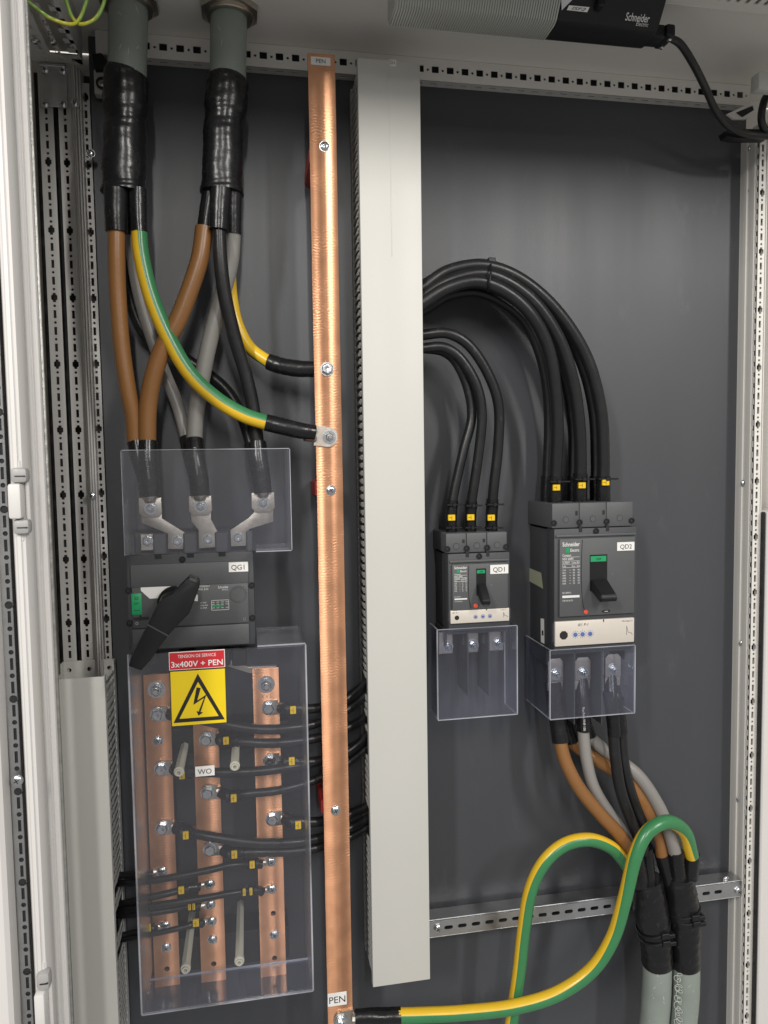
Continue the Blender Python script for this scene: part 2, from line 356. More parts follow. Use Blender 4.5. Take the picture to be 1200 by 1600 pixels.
SCREWB = hw('socket', 0.9); SCREWB.materials[0] = BLK

# ================================================================== CABINET
XL, XR = P(167, 800).x, P(1156, 800).x
ZTOP, ZBOT = P(800, 95).z, P(700, 1800).z
ZROOF = P(800, 101.5, .02).z
cab = Thing('electrical_cabinet', 'open light grey steel cabinet with a dark mounting plate at its back', 'cabinet', (0.33, -0.2, ZBOT))
cab.part('mounting_plate', MB().box(XL, XR, 0, .003, ZBOT, ZTOP, .001), PLATE, label='dark grey painted back plate')
ext = MB(); ext.box(-.60, 1.05, .055, .058, ZBOT, ZROOF + .05); ext.box(-.60, -.597, -.40, .055, ZBOT, ZROOF + .05); ext.box(1.07, 1.073, -.40, .055, ZBOT, ZROOF + .05)
cab.part('outer_panel', ext, STEEL)
roof = MB().box(-.597, 1.07, -.42, .05, ZROOF, ZROOF + .002)
cab.part('roof_panel', roof, STEEL)
cab.part('front_lintel', MB().box(-.597, 1.07, -.425, -.40, ZROOF - .035, ZROOF + .05, .003), FRAME)
# rear top rail, square and round holes at 25 mm pitch
d = .02; xa, xb = P(150, 90, d).x, P(1172, 160, d).x; z1 = ZROOF - .0005; z0 = P(700, 128, d).z; zc = P(840, 122, d).z
holes = []; x = P(840, 122, d).x
k0 = int((xa - x) / .025) + 1
for k in range(k0, 60):
    xx = x + k * .025
    if xx > xb - .012: break
    holes.append(slot(xx, zc, .0115, .0105))
    if xx + .0125 < xb - .006: holes.append(circ(xx + .0125, zc - .001, .0021, 8))
rl = cab.part('top_rail', MB().perf((0, -d, 0), U, V_, [(xa, z0), (xb, z0), (xb, z1), (xa, z1)], holes, NB * .0015), STEEL)
# lower lip of the rail, slotted, folded back
lip = []
for k in range(k0, 60):
    xx = x + k * .025
    if xx > xb - .012: break
    lip.append(slot(xx, .010, .012, .004))
cab.part('rail_lip', MB().perf((0, -d + .0005, z0), U, NB, [(xa, 0), (xb, 0), (xb, .019), (xa, .019)], lip, V_ * .0015), POST, rl)

# ---- perforated posts
def strip(px0, px1, d, zt, zb, kind='std', yref=800, mat_=POST, parent=None, name='perforated_strip', phase=0.0, offs=0.0):
    X0, X1 = P(px0, yref, d).x, P(px1, yref, d).x; c = (X0 + X1) / 2 + offs; hs = []; z = zb + .01 + phase; k = 0
    while z < zt - .012:
        if k % 4 == 0: hs.append(cross(c, z))
        else: hs.append(slot(c, z, .0042, .012))
        if z + .0125 < zt - .012: hs.append(circ(c, z + .0125, .0021, 8))
        z += .025; k += 1
    return cab.part(name, MB().perf((0, -d, 0), U, V_, [(X0, zb), (X1, zb), (X1, zt), (X0, zt)], hs, NB * .0018), mat_, parent)
zb = ZBOT; zt = P(100, 100, .015).z
post = cab.part('corner_post', MB().box(P(80, 800, .0).x, P(166, 800, 0).x, .012, .030, zb, zt - .002), DARKREC)  # post core coloured black, painted shade behind the strip holes and gaps
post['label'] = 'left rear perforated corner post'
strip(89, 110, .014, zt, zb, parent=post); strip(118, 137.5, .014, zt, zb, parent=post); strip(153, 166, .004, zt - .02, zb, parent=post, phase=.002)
gr = MB()
xg0, xg1 = P(137.5, 800, .014).x, P(153, 800, .02).x; w = (xg1 - xg0)
for a, b, dd in ((0, .2, .016), (.2, .45, .021), (.45, .62, .027), (.62, .82, .023), (.82, 1, .018)):
    gr.box(xg0 + a * w, xg0 + b * w - .0004, -dd, .012, zb, zt - .004, .0008)
cab.part('grooved_profile', gr, POST, post)
for px, py in ((143, 775), (117, 162), (142, 240)): cab.put('screw', PANS, P(px, py, .026), post)
# corner gusset of the top left
X0, X1, Z0, Z1 = rc(62, 99, 107, 168, .02)
gus = cab.part('corner_bracket', MB().box(X0, X1, -.02, -.017, Z0, Z1, .001).box(X0, X1, -.027, -.017, Z1 - .006, Z1 - .001, .001), GALV, post)
for px, py in ((70, 109), (98, 111), (70, 163), (98, 163)): cab.put('screw', PANS, P(px, py, .021), post)
# depth rail running forward under the roof on the left
zr = P(110, 97, .03).z; xr0, xr1 = P(50, 97, .03).x, P(127, 97, .03).x
xs = PZ(104, 56, zr).x; xs2 = PZ(79, 54, zr).x; xs3 = PZ(52, 54, zr).x
hs = []
for k in range(14):
    v = .035 + k * .025
    hs.append(slot(xs, v, .014, .009)); hs.append(circ(xs, v + .0125, .002, 8)); hs.append(slot(xs2, v + .004, .005, .011)); hs.append(circ(xs2, v + .017, .002, 8))
    if xs3 - .006 > xr0: hs.append(slot(xs3, v + .004, .005, .011))
hs.append(slot((xs2 + xs3) / 2 + .003, .20, .008, .30))
dr = cab.part('depth_rail', MB().perf((0, 0, zr), U, -NB, [(xr0, .024), (xr1, .024), (xr1, .395), (xr0, .395)], hs, V_ * .0018).box(xr1, xr1 + .002, -.395, -.03, zr, ZROOF - .002), POST)
for px, py in ((56, 64), (84, 65)): cab.put('screw', PANS, PZ(px, py, zr), dr, rot=(PI / 2, 0, 0))
# right rear post
ztr = P(1180, 205, .02).z
xq = P(1176.5, 800, .05).x; pm_ = MB()
for a, b, dx in ((-.012, .011, 0), (.0114, .020, -.0016), (.0204, .031, .0008), (.0314, .0402, -.0012)): pm_.box(xq + dx, xq + .02, -b, -a, zb, ztr, .0006)
rp = cab.part('corner_post', pm_, STEEL)
cab.part('post_shade_backing', MB().box(xq + .0018, xq + .0115, -.0425, -.0404, zb, ztr), DARKREC, rp)  # black sheet painting the shade inside the post, seen through the strip holes
rp['label'] = 'right rear perforated corner post'
xe = P(1176, 800, .02).x; hs = []; z = zb + .01
while z < ztr - .02: hs.append(slot(.013, z, .004, .013)); z += .0125 * 1.5
strip(1176.5, 1187, .05, ztr, zb, parent=rp, mat_=STEEL)
cab.part('slotted_web', MB().perf((xq, 0, 0), -NB, V_, [(.0405, zb), (.0498, zb), (.0498, ztr), (.0405, ztr)], [slot(.0452, zb + .01 + k * .01875, .005, .0085) for k in range(int((ztr - zb - .02) / .01875))], U * .0015), STEEL, rp)
cab.part('post_return', MB().box(P(1187.5, 800, .05).x, P(1191, 800, .055).x, -.052, .03, zb, ztr, .001), STEEL, rp)
cab.part('door_gasket', MB().box(P(1191.2, 800, .056).x, P(1196.5, 800, .06).x, -.062, .03, zb, P(1193, 800, .06).z, .002), GASK, rp)
cab.part('side_panel', MB().box(P(1196.7, 800, .062).x, 1.069, -.066, .03, zb, P(1197, 800, .06).z, .002), FRAME, rp)
for px, py in ((1174, 298), (1162, 755), (1159, 1005), (1155, 1249), (1173, 232)): cab.put('screw', PANS, P(px, py, .022), rp)
# ---- front frame and door edge on the left (d about 0.4)
df = .375
def vbox(m, px0, px1, yref, d0, d1, mi=0, bev=.002, za=None, zb_=None):
    m.box(P(px0, yref, d1).x, P(px1, yref, d1).x, -d1, -d0, ZBOT if zb_ is None else zb_, ZROOF if za is None else za, bev, mi, 2); return m
fr = cab.part('front_frame', vbox(vbox(MB(), 49, 62, 800, .357, df), 62.3, 72, 800, .358, df - .006), FRAME)
fr['label'] = 'white front frame upright beside the open door'
cab.part('foil_seal', vbox(MB(), 72.2, 79, 800, .358, df - .012), SEAL, fr)
door = cab.part('door', vbox(vbox(MB(), 14, 41.5, 800, .39, .425, bev=.010), 41.8, 48.8, 800, .34, .362, bev=.002), FRAME)
door['label'] = 'edge of the open cabinet door'
Xd0, Xd1 = P(1, 800, .40).x, P(13.6, 800, .40).x; hs = []; z = zb + .01; k = 0; c = P(7.5, 800, .40).x
while z < ZROOF - .02:
    hs.append(circ(c, z, .0042 if k % 4 == 0 else .0026, 10)); hs.append(slot(c, z + .0125, .0032, .0125)); z += .025; k += 1
cab.part('door_stiffener', MB().perf((0, -.402, 0), U, V_, [(Xd0 - .003, zb), (Xd1, zb), (Xd1, ZROOF), (Xd0 - .003, ZROOF)], hs, NB * .002), GALV, door)
cab.part('stiffener_shade_backing', MB().box(Xd0 - .002, Xd1 - .001, -.3995, -.37, zb, ZROOF), CASE, door)  # dark box added so the stiffener holes look shaded inside
cab.part('door_skin', MB().box(-.59, Xd0 - .0032, -.43, -.40, zb, ZROOF, .004), FRAME, door)
def hinge(px0, px1, pyt, pyb, lab):
    dd = .432; X0, X1, Z0, Z1 = rc(px0, pyt, px1, pyb, dd); h = Z1 - Z0; w_ = X1 - X0
    for a, b in ((0, .23), (.77, 1)):
        m = MB(); m.box(X0, X1, -dd, -.418, Z0 + a * h, Z0 + b * h, .004, 0, 2)
        m.box(X0 + .3 * w_, X1 - .1 * w_, -dd - .001, -dd + .001, Z0 + (a + .1) * h, Z0 + (a + .112) * h, 0, 1)
        cab.part('hinge', m, [HINGE, DARKREC], door, lab)
    k_ = MB(); k_.box(X0 - .002, X0 + .66 * w_, -dd - .004, -.42, Z0 + .235 * h, Z0 + .765 * h, .003, 0, 2)
    k_.cyl((X0 + .8 * w_, -dd + .012, Z0 + .2 * h), (X0 + .8 * w_, -dd + .012, Z0 + .8 * h), .0022)
    for sgn, zz in ((1, Z1), (-1, Z0)): k_.cyl((X0 + .35 * w_, -dd + .012, zz), (X0 + .35 * w_, -dd + .012, zz + sgn * .007), .0045, .0042, 8)
    cab.part('hinge_knuckle', k_, FRAME, door)
hinge(14, 46, 731, 835, 'upper grey door hinge'); hinge(55, 82, 1524, 1640, 'lower grey door hinge')
cab.put('screw', PANS, P(27, 1219, .41), door)
# top corner pieces at the right
rb = MB(); rb.pprism([(1136, 178), (1200, 148), (1215, 146), (1215, 160), (1165, 186), (1146, 186)], .06, .064, .001).pprism([(1150, 176), (1176, 165), (1178, 172), (1160, 183)], .0641, .0648, 0, 1)
cab.part('corner_bracket', rb, [STEEL, DARKREC], rp)

# roof louvre, terminal housing, angle block at the top left
zl = ZROOF - .012; a = PZ(985, -2, zl); b = PZ(1200, 22, zl); yr = (a.y + b.y) / 2; n = 34; hs = []
for k in range(n):
    x_ = a.x + .02 + k * .0145; hs.append([(x_, .016), (x_ + .006, .016), (x_ + .006, .085), (x_, .085)])
lou = Thing('vent_grille', 'slotted pale grey grille under the cabinet roof, top right corner', 'vent', (a.x + .2, yr - .05, zl))
lou.part('louvre_plate', MB().perf((0, yr, zl), U, -NB, [(a.x - .05, 0), (1.06, 0), (1.06, .1), (a.x - .05, .1)], hs, V_ * .002).box(a.x - .05, 1.06, yr, yr + .0025, zl, ZROOF, .001), STEEL)
tb = MB(); X0, X1, Z0, Z1 = rc(1186, 110, 1240, 142, .14); tb.box(X0, X1, -.14, -.118, Z0, Z1, .004, 0, 2)
solo('terminal_housing', tb, DUCT, 'pale grey box jutting in at the top right frame corner', 'box', ((X0 + X1) / 2, -.05, Z0))
ab = MB(); X0, X1, Z0, Z1 = rc(146, 108, 174, 148, .02); ab.box(X0, X1, -.02, -.004, Z0, Z1, .001)
cl = Thing('plate_clamp', 'small grey clamp with round screw beside the left incoming cable', 'clamp', ((X0 + X1) / 2, -.004, Z0)); cl.part('clamp_body', ab, POST)
cl.part('screw_collar', MB().lathe(P(160, 131, .02), FR, [(0, .009), (.003, .009), (.003, .006), (.001, .006)], 20), BLK); cl.put('screw', PANS, P(160, 131, .021))
cl.part('clip', MB().pprism([(142, 84), (158, 82), (170, 98), (168, 108), (148, 108)], .0, .03, .002), BLK)

# ================================================================== CABINET LAMP
zb_l = ZROOF - .062
rear = PZ(877, 63, zb_l); crs = PZ(877, 36, zb_l)
s_dir = Vector((0, -math.cos(math.radians(52)), math.sin(math.radians(52)))); nrm = Vector((0, -s_dir.z, s_dir.y))
crs0 = Vector((0, crs.y, zb_l)); fa = crs.y; top_y = fa + s_dir.y * .075; top_z = zb_l + s_dir.z * .075
def lamp_prism(x0, x1, mi=0, grow=0.0, m=None):
    m = m or MB(); prof = [(rear.y + .008, zb_l + .012 - grow), (rear.y + .002, zb_l + .002 - grow), (rear.y - .004, zb_l - grow), (fa + .003, zb_l - grow), (fa - .003 - grow * .5, zb_l + .003 - grow), (top_y - grow, top_z), (top_y, ZROOF - .001), (rear.y + .008, ZROOF - .001)]
    vs = [(x0, y, z) for y, z in prof] + [(x1, y, z) for y, z in prof]; k = len(prof)
    m.add(vs, [[i, (i + 1) % k, k + (i + 1) % k, k + i] for i in range(k)] + [list(range(k)), list(range(k, 2 * k))[::-1]], mi); return m
xl0, xl1, xl2 = PZ(610, 38, zb_l).x, PZ(852, 60, zb_l).x, PZ(1003, 74, zb_l).x
lamp = Thing('cabinet_lamp', 'unlit strip lamp with ribbed clear diffuser and black body under the roof', 'lamp', ((xl0 + xl2) / 2, rear.y, ZROOF))
dm = MB(); nr = 64
for k in range(nr):
    a = xl0 + (xl1 - xl0) * k / nr; b = xl0 + (xl1 - xl0) * (k + .62) / nr; lamp_prism(a, b, 0, .0028, dm)
lamp_prism(xl0 - .002, xl1, 0, 0, dm)
lamp.part('diffuser', dm, DIFF, label='ribbed translucent diffuser, light off')
bd = lamp_prism(xl1 + .0005, xl2, 0, .002)
body = lamp.part('lamp_body', bd, BLK)
def on_face(px, py): return PN(px, py, crs0 + nrm * .003, nrm)
tm = MB(); o = on_face(976, 31.5); w_ = on_face(1013, 35.5).x - o.x; tm.text('Schneider', o, U, s_dir, .013, width=w_, bold=.01); o2 = on_face(993, 40); tm.text('Electric', o2 , U, s_dir, .007, width=w_ * .5)
lamp.part('lettering', tm, WINK, body, 'white print reading Schneider Electric')
lp = MB(); A = on_face(889, 8); B = on_face(921, 11); Cc = on_face(917, 19); Dd = on_face(885, 15.5)
lp.add([A + nrm * .001, B + nrm * .001, Cc + nrm * .001, Dd + nrm * .001], [[0, 1, 2, 3]], 0); tx = MB()
vv = (A - Dd).normalized(); lp.text('ISF2', Dd + nrm * .0013 + (Cc - Dd) * .16 + (A - Dd) * .2, (Cc - Dd).normalized(), vv, (A - Dd).length * .85, 'LEFT', 1, .25, (Cc - Dd).length * .66)
lamp.part('name_plate', lp, [WHITE, INK], body, 'white name plate reading ISF2 in slanted letters')
sw = MB(); A = on_face(876, -14); B = on_face(896, -14); Cc = on_face(893, 0); Dd = on_face(877, 16); sw.add([p + nrm * .0016 for p in (A, B, Cc, Dd)], [[0, 1, 2, 3]]); lamp.part('switch', sw, GALV, body)
kn = MB(); o = on_face(936, 10); kn.box(o.x - .006, o.x + .003, o.y - .012, o.y + .004, o.z - .006, o.z + .008, .002); lamp.part('latch', kn, BLK, body)
# plug and its cord
pz = zb_l + .012; pa = PZ(1012, 55, pz); plug = Thing('lamp_cord', 'black power cord with plug hanging from the lamp to the right post', 'cord', pa)
pm = MB(); pm.box(xl2 + .0005, xl2 + .024, pa.y - .014, pa.y + .014, pz - .009, pz + .009, .003, 0, 2); pm.box(xl2 + .022, xl2 + .037, pa.y - .018, pa.y + .018, pz - .009, pz + .009, .004, 0, 2)
pl = plug.part('plug', pm, BLK)
for s in (-1, 1): plug.put('screw', hw('pan', .45), (xl2 + .031, pa.y + s * .010, pz - .0095), pl, rot=(PI / 2, 0, 0))
dp = -pa.y
plug.part('cord', MB().tube([(xl2 + .036, pa.y, pz), P(1064, 70, dp - .01), P(1085, 103, dp - .03), P(1102, 137, dp - .06), P(1118, 172, dp - .09), P(1137, 196, dp - .11), P(1160, 208, .10), P(1185, 212, .10), P(1230, 214, .10)], [.0048] + [.0056] * 8, 14), RUB)
solo('cable_mount', MB().pprism([(1133, 205), (1140, 200), (1200, 201), (1210, 206), (1200, 216), (1150, 216), (1136, 213)], .07, .088, .003), BLK, 'flat black cable strap under the lamp cord at the right post', 'cable strap', P(1165, 210, .07))
solo('cable_loop', MB().tube([P(1215, 138, .1), P(1198, 150, .1), P(1191, 170, .1), P(1190, 190, .1), P(1196, 203, .1), P(1212, 209, .1)], .006, 12), RUB, 'short black cable loop at the right edge above the cable strap', 'cable', P(1195, 200, .1))
ew = MB()
ew.tube([P(30, -10, .30), P(50, 8, .29), P(80, 29, .28), P(110, 38, .27), P(124, 30, .26), P(134, 5, .26), P(140, -20, .26)], .0022, 10, stripe=[0, 3, 6, 9])
ew.tube([P(98, -20, .26), P(105, 6, .26), P(113, 27, .26), P(126, 38, .26), P(148, 30, .26), P(161, 8, .26), P(166, -20, .26)], .0022, 10, stripe=[0, 3, 6, 9])
solo('earth_wire', ew, [mat('wire_yellow', (.40, .38, .03), .4), EARTHW], 'thin green and yellow earth wire looping at the top left', 'wire', P(126, 0, .26))

# ================================================================== WIRING DUCTS
def duct(X0, X1, Z0, Z1, db, dfr, label, fing_side, skip, lidtop=None, pitch=.0125):
    t = Thing('wiring_duct', label, 'cable duct', ((X0 + X1) / 2, -db, Z0))
    t.part('lid', MB().box(X0, X1, -dfr, -dfr + .0022, Z0, lidtop or Z1, .0010, 0, 2).box(X0, X0 + .0022, -dfr + .002, -dfr + .012, Z0, lidtop or Z1).box(X1 - .0022, X1, -dfr + .002, -dfr + .012, Z0, lidtop or Z1), DUCT)
    hs = [circ((X0 + X1) / 2 + k, Z1 - .014, .0035, 12) for k in (-.03, .0, .03)]
    t.part('base', MB().perf((0, -db - .002, 0), U, V_, [(X0 + .003, Z0), (X1 - .003, Z0), (X1 - .003, Z1), (X0 + .003, Z1)], hs, NB * .002), DUCT)
    for side in (-1, 1):
        x = X0 + .0035 if side < 0 else X1 - .0035
        sd = t.part('side_wall', MB().box(x - .001, x + .001, -db - .016, -db, Z0, Z1), DUCT)
        L = dfr - .012 - db - .016
        fm = MB(); fm.box(-.0009, .0009, -L, 0, -.0027, .0027, .0003); fm.box(-.0009, .0009, -L - .009, -L, -.0044, .0044, .0003); fm.box(-.0009, .0009, -L * .6, -L * .5, -.0040, .0040)
        if side == fing_side:
            me = fm.mesh('finger', DUCT); z = Z0 + .008
            while z < Z1 - .006:
                if not any(a < z < b for a, b in skip): t.put('finger', me, (x, -db - .016, z), sd)
                z += pitch
        else:
            rest = MB(); z = Z0 + .008
            while z < Z1 - .006:
                rest.add([v + Vector((x, -db - .016, z)) for v in fm.v], fm.f); z += pitch
            o = t.part('finger', rest, DUCT, sd); o['kind'] = 'stuff'
    return t
def fill(x0, x1, z0, z1, y, label, seed):
    rnd = random.Random(seed); m = MB(); n = int((x1 - x0) / .013)
    for k in range(n):
        x = x0 + (k + .5) * (x1 - x0) / n; zs = [z0 + (z1 - z0) * i / 12 for i in range(13)]
        m.tube([(x + rnd.uniform(-.002, .002), y + rnd.uniform(-.004, .004), z) for z in zs], .0066, 8, 3)
    for k in range(4):
        yy = y + .02 - k * .013
        m.tube([((x0 + x1) / 2 + (x1 - x0) * .55 * (1 if seed else -1) + rnd.uniform(-.001, .001), yy, z0 + (z1 - z0) * i / 12) for i in range(13)], .006, 8, 3)
    o = solo('cable_bundle', m, RUB, label, 'cable bundle', ((x0 + x1) / 2, y, z0)); o['kind'] = 'stuff'
X0, X1, Z0, Z1 = P(570.5, 800, .11).x, P(664, 800, .11).x, P(583, 1543, .11).z, P(558, 90, .11).z
zz = lambda y, d=.05, x=575: P(x, y, d).z
dt = duct(X0, X1, Z0, Z1, .003, .11, 'tall closed pale grey wiring duct right of the copper PEN bar', -1, [(zz(1082), zz(1052)), (zz(1130), zz(1112)), (zz(1168), zz(1140)), (zz(1296), zz(1254))])
fill(X0 + .018, X1 - .012, Z0 + .02, Z1 - .02, -.05, 'black cables packed inside the tall wiring duct, seen through its slots', 0)
nameplate(dt, None, 'D1', 609, 92.5, 619, 103.5, .11, 'tiny label reading D1', .0006)
dt.part('lid_seam', MB().box(P(611, 300, .11).x - .0006, P(611, 300, .11).x + .0006, -.1106, -.1098, P(611, 400, .11).z, P(611, 110, .11).z), DUCT)
Xa, Xb = P(90, 1060, .12).x - .02, P(163, 1057, .12).x; Zt = P(185, 1027, .01).z
fill(Xa + .01, Xb - .018, ZBOT, Zt - .09, -.06, 'black cables packed inside the short lower left wiring duct', 1)
duct(Xa, Xb, ZBOT, Zt, .016, .12, 'short open topped grey wiring duct at the lower left', 1, [(zz(1384, .05, 195), zz(1362, .05, 195)), (zz(1436, .05, 195), zz(1408, .05, 195)), (zz(1475, .05, 195), zz(1458, .05, 195))], lidtop=P(163, 1057, .12).z)

# ================================================================== CABLE BUILDING
def pp(l): return [P(*q) for q in l]
def ring(m, at, t, r, w=.0022, mi=0):
    t = t.normalized(); m.lathe(at - t * w, t, [(0, r), (0, r + .0014), (2 * w, r + .0014), (2 * w, r)], 16, mi); return m
def marker(t, px, py, d, w=9.5, h=10.5, parent=None, txt='1'):
    X0, X1, Z0, Z1 = rc(px - w / 2, py - h / 2, px + w / 2, py + h / 2, d); m = MB().box(X0, X1, -d, -d + .004, Z0, Z1, .0006)
    c = (X0 + X1) / 2
    m.box(c - .0003, c + .0003, -d - .0003, -d, Z0 + .002, Z1 - .002, 0, 1); m.box(X0 + .0016, c - .001, -d - .0003, -d, (Z0 + Z1) / 2, (Z0 + Z1) / 2 + .0006, 0, 1)
    t.part('marker', m, [YMARK, INK], parent)
def lug(t, at, dirx, r, w, L, th=.003, dirz=0.0, twist=None):
    """flat palm under the bolt at `at` plus a barrel going along dir"""
    at = Vector(at); dv = Vector((dirx, 0, dirz)).normalized(); sv = Vector((-dv.z, 0, dv.x)); m = MB(); pts = []
    for a in range(9): q = PI / 2 + PI * a / 8; pts.append(at + dv * math.cos(q) * w * .42 + sv * math.sin(q) * w * .5)
    pts += [at + dv * L - sv * w * .5, at + dv * L + sv * w * .5]
    n = len(pts); m.add(pts + [p + FR * th for p in pts], [list(range(n)), list(range(n, 2 * n))] + [[i, (i + 1) % n, n + (i + 1) % n, n + i] for i in range(n)])
    e = at + dv * (L - .001) + FR * th * .5; m.cyl(e, e + dv * .016 + FR * (r * .35), w * .36, r * .98, 12)
    return t.part('lug', m, TIN), e, dv

# ================================================================== DISTRIBUTION BARS
DB = .060
bars = {}
def busbar(nm, tl, tr, bl, br, holes, label, group='copper distribution bars'):
    x0 = (P(*tl, DB).x + P(*bl, DB).x) / 2; x1 = (P(*tr, DB).x + P(*br, DB).x) / 2; z1 = (P(*tl, DB).z + P(*tr, DB).z) / 2; z0 = (P(*bl, DB).z + P(*br, DB).z) / 2
    t = Thing('busbar', label, 'busbar', ((x0 + x1) / 2, -DB + .006, z0), group)
    hs = [circ(P(x, y, DB).x, P(x, y, DB).z, .0042, 14) for x, y in holes]
    t.part('bar', MB().perf((0, -DB, 0), U, V_, [(x0, z0), (x1, z0), (x1, z1), (x0, z1)], hs, NB * .006), COPPER); bars[nm] = t
    return t
bl_ = busbar('L', (223, 1056), (264, 1051), (243, 1543), (282, 1538), [(261, 1514)], 'leftmost short copper bar behind the large clear cover')
bm_ = busbar('M', (300, 1118), (340, 1115), (316, 1536), (354, 1530), [(334, 1506)], 'middle short copper bar, below the yellow warning sign')
br_ = busbar('R', (393, 1046), (433, 1042), (409, 1528), (449, 1521), [(427, 1427), (429, 1497)], 'right short copper bar behind the large clear cover, nearest the PEN bar')
for t, l in ((bl_, [(245, 1077)]), (br_, [(416, 1069)])):
    for q in l: t.put('stud_nut', NUT, P(*q, DB))
for t, l in ((bl_, [(246, 1115), (252, 1200), (254, 1292)]), (bm_, [(322, 1154), (324, 1237), (328, 1325)]), (br_, [(419, 1105), (421, 1188), (425, 1278)])):
    for q in l: t.put('bolt', HEX, P(*q, DB) + FR * .003, rot=(0, random.random(), 0))
for t, l in ((bl_, [(247, 1157), (260, 1480)]), (bm_, [(332, 1468)]), (br_, [(429, 1460)])):
    for q in l: t.put('screw', PAN, P(*q, DB))
for t, l in ((bl_, [(254, 1360), (259, 1445)]), (bm_, [(328, 1380), (329, 1412), (331, 1438)]), (br_, [(424, 1345), (425, 1388)])):
    for q in l: t.put('screw', PAN, P(*q, DB) + FR * .002)
o = P(408, 1091, DB); st = MB(); st.text('X E 1', o, U, V_, .0075, lift=.0003); br_.part('stamp', st, TIN, label='stamped mark X E 1')
# cross supports behind the bars
for py, k in ((1140, 'upper'), (1470, 'lower')):
    X0, X1, Z0, Z1 = rc(222, py, 452, py + 22, .045)
    solo('busbar_support', MB().box(X0, X1, -.053, -.002, Z0, Z1, .003, 0, 2), BLK, k + ' black insulating crosspiece holding the three short copper bars', 'support', ((X0 + X1) / 2, -.002, Z0))

# cables from the short bars
def bus_cable(lp, side, marks, path, r, label, group, big=True, mw=9.5):
    at = P(*lp, DB); t = Thing('power_cable', label, 'cable', at, group)
    lg, e, dv = lug(t, at + FR * .0002, side, r, .023 if big else .013, .016 if big else .010, .0028 if big else .0018)
    pts = [e + dv * .006 + FR * .006] + pp(path)
    t.part('jacket', MB().tube(pts, r, 14), RUB)
    S, _ = spline(pts, r, 10); sl = [S[0]]; acc = 0; L = .034 if big else .022
    for a, b in zip(S, S[1:]):
        acc += (b - a).length; sl.append(b)
        if acc > L: break
    sv = t.part('sleeve', MB().tube(sl[::3] + [sl[-1]] if len(sl) > 6 else sl, r * 1.3, 14, 3, wob=.03), SHR)
    for i, (mx, my) in enumerate(marks):
        dm_ = min([(P(mx, my, -s_.y) - s_).length for s_ in S]) ; s_ = min(S, key=lambda q: (P(mx, my, -q.y) - q).length)
        marker(t, mx, my, -s_.y + r * 1.3 + .0035, mw, 11 if big else 10, sv)
        rg = MB(); ring(rg, s_ - Vector((.009 * side, 0, 0)), Vector((1, 0, 0)), r * 1.3); t.part('cable_tie', rg, BLK, sv)
    return t
G1 = 'black cables from the copper bars to the tall duct'; G2 = 'black cables from the copper bars to the left duct'
rb_ = .0075
bus_cable((419, 1105), 1, [(458, 1110)], [(452, 1107, .08), (490, 1107, .078), (530, 1098, .07), (556, 1080, .06), (576, 1062, .05), (600, 1040, .05)], rb_, 'topmost black cable, from the upper lug of the right short bar to the duct', G1)
bus_cable((246, 1115), 1, [], [(285, 1118, .088), (340, 1130, .090), (400, 1139, .09), (450, 1138, .088), (495, 1130, .076), (540, 1110, .066), (576, 1082, .05), (600, 1060, .05)], rb_, 'black cable from the upper left bar lug, passing under the yellow sign to the duct', G1)
bus_cable((322, 1154), 1, [(353, 1158)], [(355, 1157, .078), (380, 1159, .086), (430, 1161, .088), (490, 1154, .076), (540, 1138, .066), (576, 1118, .05), (600, 1100, .05)], rb_, 'black cable from the upper lug of the middle short bar to the tall duct', G1)
bus_cable((421, 1188), 1, [(456, 1190)], [(452, 1190, .08), (490, 1190, .076), (532, 1180, .066), (558, 1164, .06), (577, 1146, .05), (600, 1130, .05)], rb_, 'black cable from the second lug of the right short bar to the duct', G1)
bus_cable((252, 1200), 1, [(284, 1212)], [(284, 1205, .08), (340, 1207, .088), (400, 1205, .09), (450, 1199, .088), (495, 1190, .072), (540, 1172, .062), (577, 1154, .05), (600, 1140, .05)], rb_, 'black cable from the second left bar lug, passing behind the WO plate', G1)
bus_cable((324, 1237), 1, [(365, 1248)], [(360, 1243, .078), (390, 1240, .088), (440, 1234, .09), (494, 1218, .074), (540, 1194, .064), (577, 1166, .05), (600, 1150, .05)], .0066, 'black cable from the second lug of the middle short bar to the duct', G1)
bus_cable((425, 1278), 1, [(466, 1290)], [(460, 1284, .08), (495, 1284, .076), (532, 1277, .066), (560, 1266, .056), (580, 1258, .05), (604, 1250, .05)], rb_, 'black cable from the lowest large lug of the right short bar to the duct', G1)
bus_cable((254, 1292), 1, [(290, 1306)], [(300, 1301, .085), (340, 1309, .092), (400, 1317, .092), (460, 1316, .088), (500, 1309, .076), (545, 1294, .064), (581, 1276, .05), (604, 1266, .05)], rb_, 'black cable sweeping from the third left bar lug across the middle bar to the duct', G1)
bus_cable((328, 1325), 1, [(366, 1336)], [(362, 1333, .076), (400, 1331, .084), (460, 1330, .082), (505, 1322, .074), (550, 1306, .06), (582, 1288, .05), (604, 1278, .05)], rb_, 'lowest black cable running right, from the third middle bar lug to the duct', G1)
rs_ = .0052
bus_cable((254, 1360), -1, [(216, 1367)], [(222, 1366, .07), (200, 1367, .06), (180, 1368, .05), (160, 1368, .05)], rs_, 'short black cable from the left bar upper small lug to the left duct', G2, False, 7)
bus_cable((424, 1345), -1, [(394, 1352)], [(396, 1350, .07), (360, 1352, .08), (320, 1361, .085), (250, 1374, .085), (205, 1379, .07), (182, 1380, .05), (160, 1380, .05)], rs_, 'black cable from the right bar upper small lug to the left duct', G2, False, 8.5)
